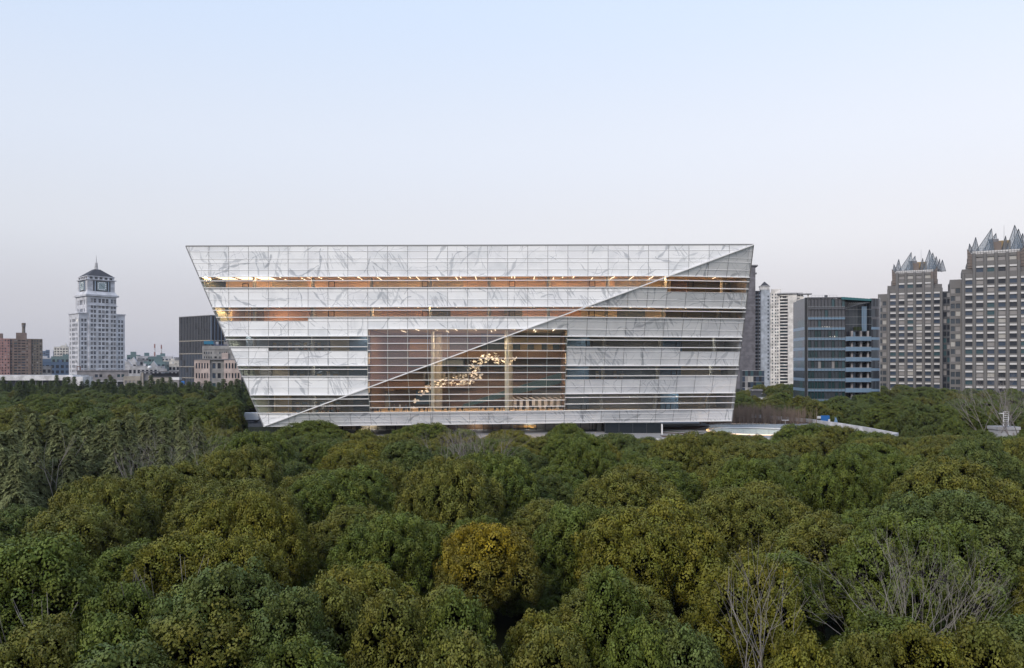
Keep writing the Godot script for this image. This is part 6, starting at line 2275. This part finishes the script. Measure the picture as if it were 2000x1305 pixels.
			var tone: int = [0, 0, 0, 1, 1, 1, 2, 2, 3][R.randi() % 9]
			if z < -200.0:
				h *= 0.84
			if z < -170.0 and tone == 3:
				tone = 1
			if low:
				h = R.randf_range(2.0, 3.4)
			var s := {"x": x, "z": z, "r": r, "h": h, "tone": tone, "label": "", "low": low}
			all.append(s)
			put.call(s)
	all.sort_custom(func(p, q): return p.z > q.z)
	# the nearest ones stand as single trees, row by row; the rest is the far wood
	var protos := {}
	var rowed := {}
	var single := 0
	var far_ := []
	var shrubs := []
	var looks := [["olive green", "mid green", "grey green", "yellowish olive"], ["evergreen crown", "evergreen crown", "evergreen crown", "evergreen crown"]]
	var edges := [40.0, 52.0, 64.0, 76.0, 88.0, 100.0, 112.0, 121.0, 130.0, 137.0, 144.0, 151.0, 160.0]
	var names := ["front", "second", "third", "fourth", "fifth", "sixth", "seventh", "eighth", "ninth", "tenth", "eleventh", "twelfth", "thirteenth", "fourteenth"]
	var near := []
	for s in all:
		var seen: bool = absf(s.x) < 0.643 * -s.z + s.r + 1.0
		if s.label != "" or (seen and single < 262 and not s.get("low", false) and s.z > -168.0):
			single += 1
			near.append(s)
			var k := 0
			while k < 13 and -s.z > edges[k]:
				k += 1
			s["row"] = k
			if not rowed.has(k):
				rowed[k] = []
			rowed[k].append(s)
		elif s.get("low", false):
			shrubs.append(s)
		elif seen or -s.z < 60.0:
			far_.append(s)
	for k in rowed:
		var line: Array = rowed[k]
		line.sort_custom(func(p, q): return p.x < q.x)
		for i in line.size():
			if line[i].label == "":
				line[i].label = "%s rounded evergreen, %s from the left in the %s row of the grove" % [looks[0][line[i].tone % 4], ordinal(i + 1), names[k]]
	for s in near:
		var v := 9
		var tone := 0
		if s.tone != 9:
			v = R.randi() % 9
			tone = s.tone
			if s.r > 4.5:
				v = 10 + R.randi() % 3
			elif s.r < 3.1:
				v = 13 + R.randi() % 4
		var key := "%d_%d" % [v, tone]
		var o: Node3D
		var p := Vector3(s.x, 0, s.z)
		var wide := 2.75 if v > 12 else (5.6 if v > 9 else 4.0)
		var size := Vector3(s.r / wide, s.h / 8.9, s.r / wide)
		var turn := R.randf() * TAU if v != 9 else 0.4
		if not protos.has(key):
			o = thing("evergreen_tree", s.label, "tree", p, turn, "evergreens of the grove")
			part(o, "trunk", trunks[v % 9], M.bark)
			part(o, "crown", crowns[v], leaf_mats[tone])
			o.scale = size
			protos[key] = o
		else:
			o = copy(protos[key], s.label, p, turn, size)
	for v in 5:
		var mine: Array = shrubs if v == 4 else far_.filter(func(s): return int(absf(s.x) * 7.0 + absf(s.z) * 3.0) % 4 == v)
		var mult := MultiMesh.new()
		mult.transform_format = MultiMesh.TRANSFORM_3D
		mult.mesh = crowns[v * 2]
		mult.instance_count = mine.size()
		for i in mine.size():
			var s: Dictionary = mine[i]
			mult.set_instance_transform(i, Transform3D(Basis(Vector3.UP, R.randf() * TAU).scaled(Vector3(s.r / 4.0, s.h / 8.9, s.r / 4.0)), Vector3(s.x, 0, s.z)))
		var mm := MultiMeshInstance3D.new()
		mm.name = numbered("far_wood" if v < 4 else "undergrowth")
		mm.multimesh = mult
		mm.material_override = leaf_mats[[0, 1, 1, 2, 1][v]]
		mm.set_meta("kind", "stuff")
		add_child(mm)
	print("single trees ", single, ", far trees ", far_.size())
	# cedars at the left
	var green := StandardMaterial3D.new()
	green.vertex_color_use_as_albedo = true
	green.roughness = 0.9
	green.metallic_specular = 0.12
	green.resource_name = "needles"
	var dark := green.duplicate()
	dark.albedo_color = Color(0.55, 0.66, 0.62).linear_to_srgb()
	var cm := [make_cedar(41), make_cedar(42), make_cedar(43)]
	R.seed = 8
	var cl := ["tallest cedar, closest to the library's left corner", "cedar second left from the library's corner", "cedar behind the grey leafless shrub", "cedar left of the one behind the leafless shrub", "pointed cedar standing clear in the middle of the cedar group", "cedar just behind the pointed middle one", "cedar with a bare white sapling before it", "broad cedar in the left part of the group", "cedar between the broad one and the sapling's cedar", "low cedar near the left edge", "cedar cut by the left frame edge", "cedar third from the left frame edge, standing farther back", "small cedar between the sapling's cedar and the pointed one", "low cedar right of the tallest one", "slim cedar right of the pointed one"]
	var first := {}
	var tris := 0
	for c in crowns + cm:
		tris += (c.surface_get_arrays(0)[0] as PackedVector3Array).size() / 3
	print("crown triangles ", tris)
	for i in cedar_at.size():
		var v := i % 3
		var size = Vector3.ONE * (cedar_at[i][1] / 13.0) * Vector3(R.randf_range(0.95, 1.2), 1.0, R.randf_range(0.95, 1.2))
		if not first.has(v):
			var o := thing("cedar_tree", cl[i], "tree", cedar_at[i][0], R.randf() * TAU, "cedars at the left")
			part(o, "trunk", make_stem(12.8, 0.26), M.bark)
			part(o, "foliage", cm[v], green)
			o.scale = size
			first[v] = o
		else:
			copy(first[v], cl[i], cedar_at[i][0], R.randf() * TAU, size)
	for i in 12:
		var d := R.randf_range(92.0, 150.0)
		var p := Vector3(gx(-30.0 + i * 36.0 + R.randf_range(-14.0, 14.0), d), 0, -d)
		var size := Vector3.ONE * R.randf_range(0.72, 0.98)
		copy(first[i % 3], "cedar filling the group, %s of the twelve lower ones from the left" % ordinal(i + 1), p, R.randf() * TAU, size)
	# the dark belt of conifers before the far buildings
	var belt := {}
	var line := []
	for i in 46:
		var px := -40.0 + i * 11.6 + R.randf_range(-4, 4)
		var d := R.randf_range(330.0, 420.0)
		if px > 430:
			d = R.randf_range(300.0, 360.0)
		var top := R.randf_range(730.0, 752.0)
		if px > 340:
			top = R.randf_range(732.0, 748.0)
		line.append([px, d, gy(top, d)])
	line.sort_custom(func(p, q): return p[0] < q[0])
	for i in line.size():
		var q = line[i]
		var v := i % 3
		var p := Vector3(gx(q[0], q[1]), 0, -q[1])
		var size := Vector3(1.3, q[2] / 12.9, 1.3)
		var lab := "dark conifer, %s from the left in the belt before the far buildings" % ordinal(i + 1)
		if not belt.has(v):
			var o := thing("conifer_tree", lab, "tree", p, R.randf() * TAU, "dark conifers before the far buildings")
			part(o, "trunk", make_stem(12.8, 0.26), M.bark)
			part(o, "foliage", cm[v], dark)
			o.scale = size
			belt[v] = o
		else:
			copy(belt[v], lab, p, R.randf() * TAU, size)
	# a few conifers before the glass office
	var oc := [["dark conifer before the glass office's balconies, left one", 1668, 268, 772], ["dark conifer before the glass office's balconies, right one", 1703, 262, 775]]
	for q in oc:
		copy(belt[0], q[0], Vector3(gx(q[1], q[2]), 0, -q[2]), R.randf() * TAU, Vector3(1.1, gy(q[3], q[2]) / 12.9, 1.1))
	# leafless trees
	var pale = M.pale_bark
	var grey = M.grey_bark
	var bl := [
		["large pale leafless tree at lower right, the middle and tallest one", 1800, 42.6, 5, 0.46, 9.2, 3, pale], ["pale leafless tree left of the large one at lower right", 1745, 43.0, 3, 0.45, 8.2, 3, pale], ["pale leafless tree right of the large one at lower right", 1850, 42.4, 3, 0.5, 8.2, 3, pale],
		["thin pale bare tree before the olive yellow crown, left one", 1438, 39.4, 2, 0.2, 9.8, 2, pale], ["leaning pale bare tree before the olive yellow crown, right one", 1485, 39.4, 3, 0.42, 8.4, 2, pale],
		["bushy grey bare tree before the library's brown panels", 893, 115, 8, 0.55, 9.8, 3, grey], ["grey bare tree right of the bushy one, leaning over an olive crown", 940, 118, 6, 0.7, 9.8, 3, grey],
		["grey leafless shrub at the foot of the cedars", 272, 100, 9, 0.55, 9.4, 2, grey], ["leaning bare tree right of the leafless shrub by the cedars", 362, 105, 5, 0.7, 11.0, 3, pale], ["slim white bare sapling before the left cedars", 112, 100, 3, 0.12, 12.4, 1, pale],
		["thin bare twigs standing above the yellowish crowns at left", 333, 44.0, 6, 0.32, 9.9, 1, pale], ["two bare leaders above the crowns near the left edge", 96, 41.0, 2, 0.2, 8.8, 1, pale], ["single bare leader at the left edge", 29, 41.0, 1, 0.15, 8.8, 1, pale],
		["large bare tree left of the lattice mast at the far right", 1935, 178, 7, 0.8, 14.0, 3, grey], ["large bare tree at the far right edge behind the mast", 1992, 172, 7, 0.7, 17.0, 3, grey]]
	for i in bl.size():
		var q = bl[i]
		var o := thing("bare_tree", q[0], "tree", Vector3(gx(q[1], q[2]), 0, -q[2]), R.randf() * TAU, "leafless trees")
		part(o, "branches", make_bare(600 + i, q[3], q[4], q[5], q[6], maxf(0.07, q[2] * 0.00085)), q[7])
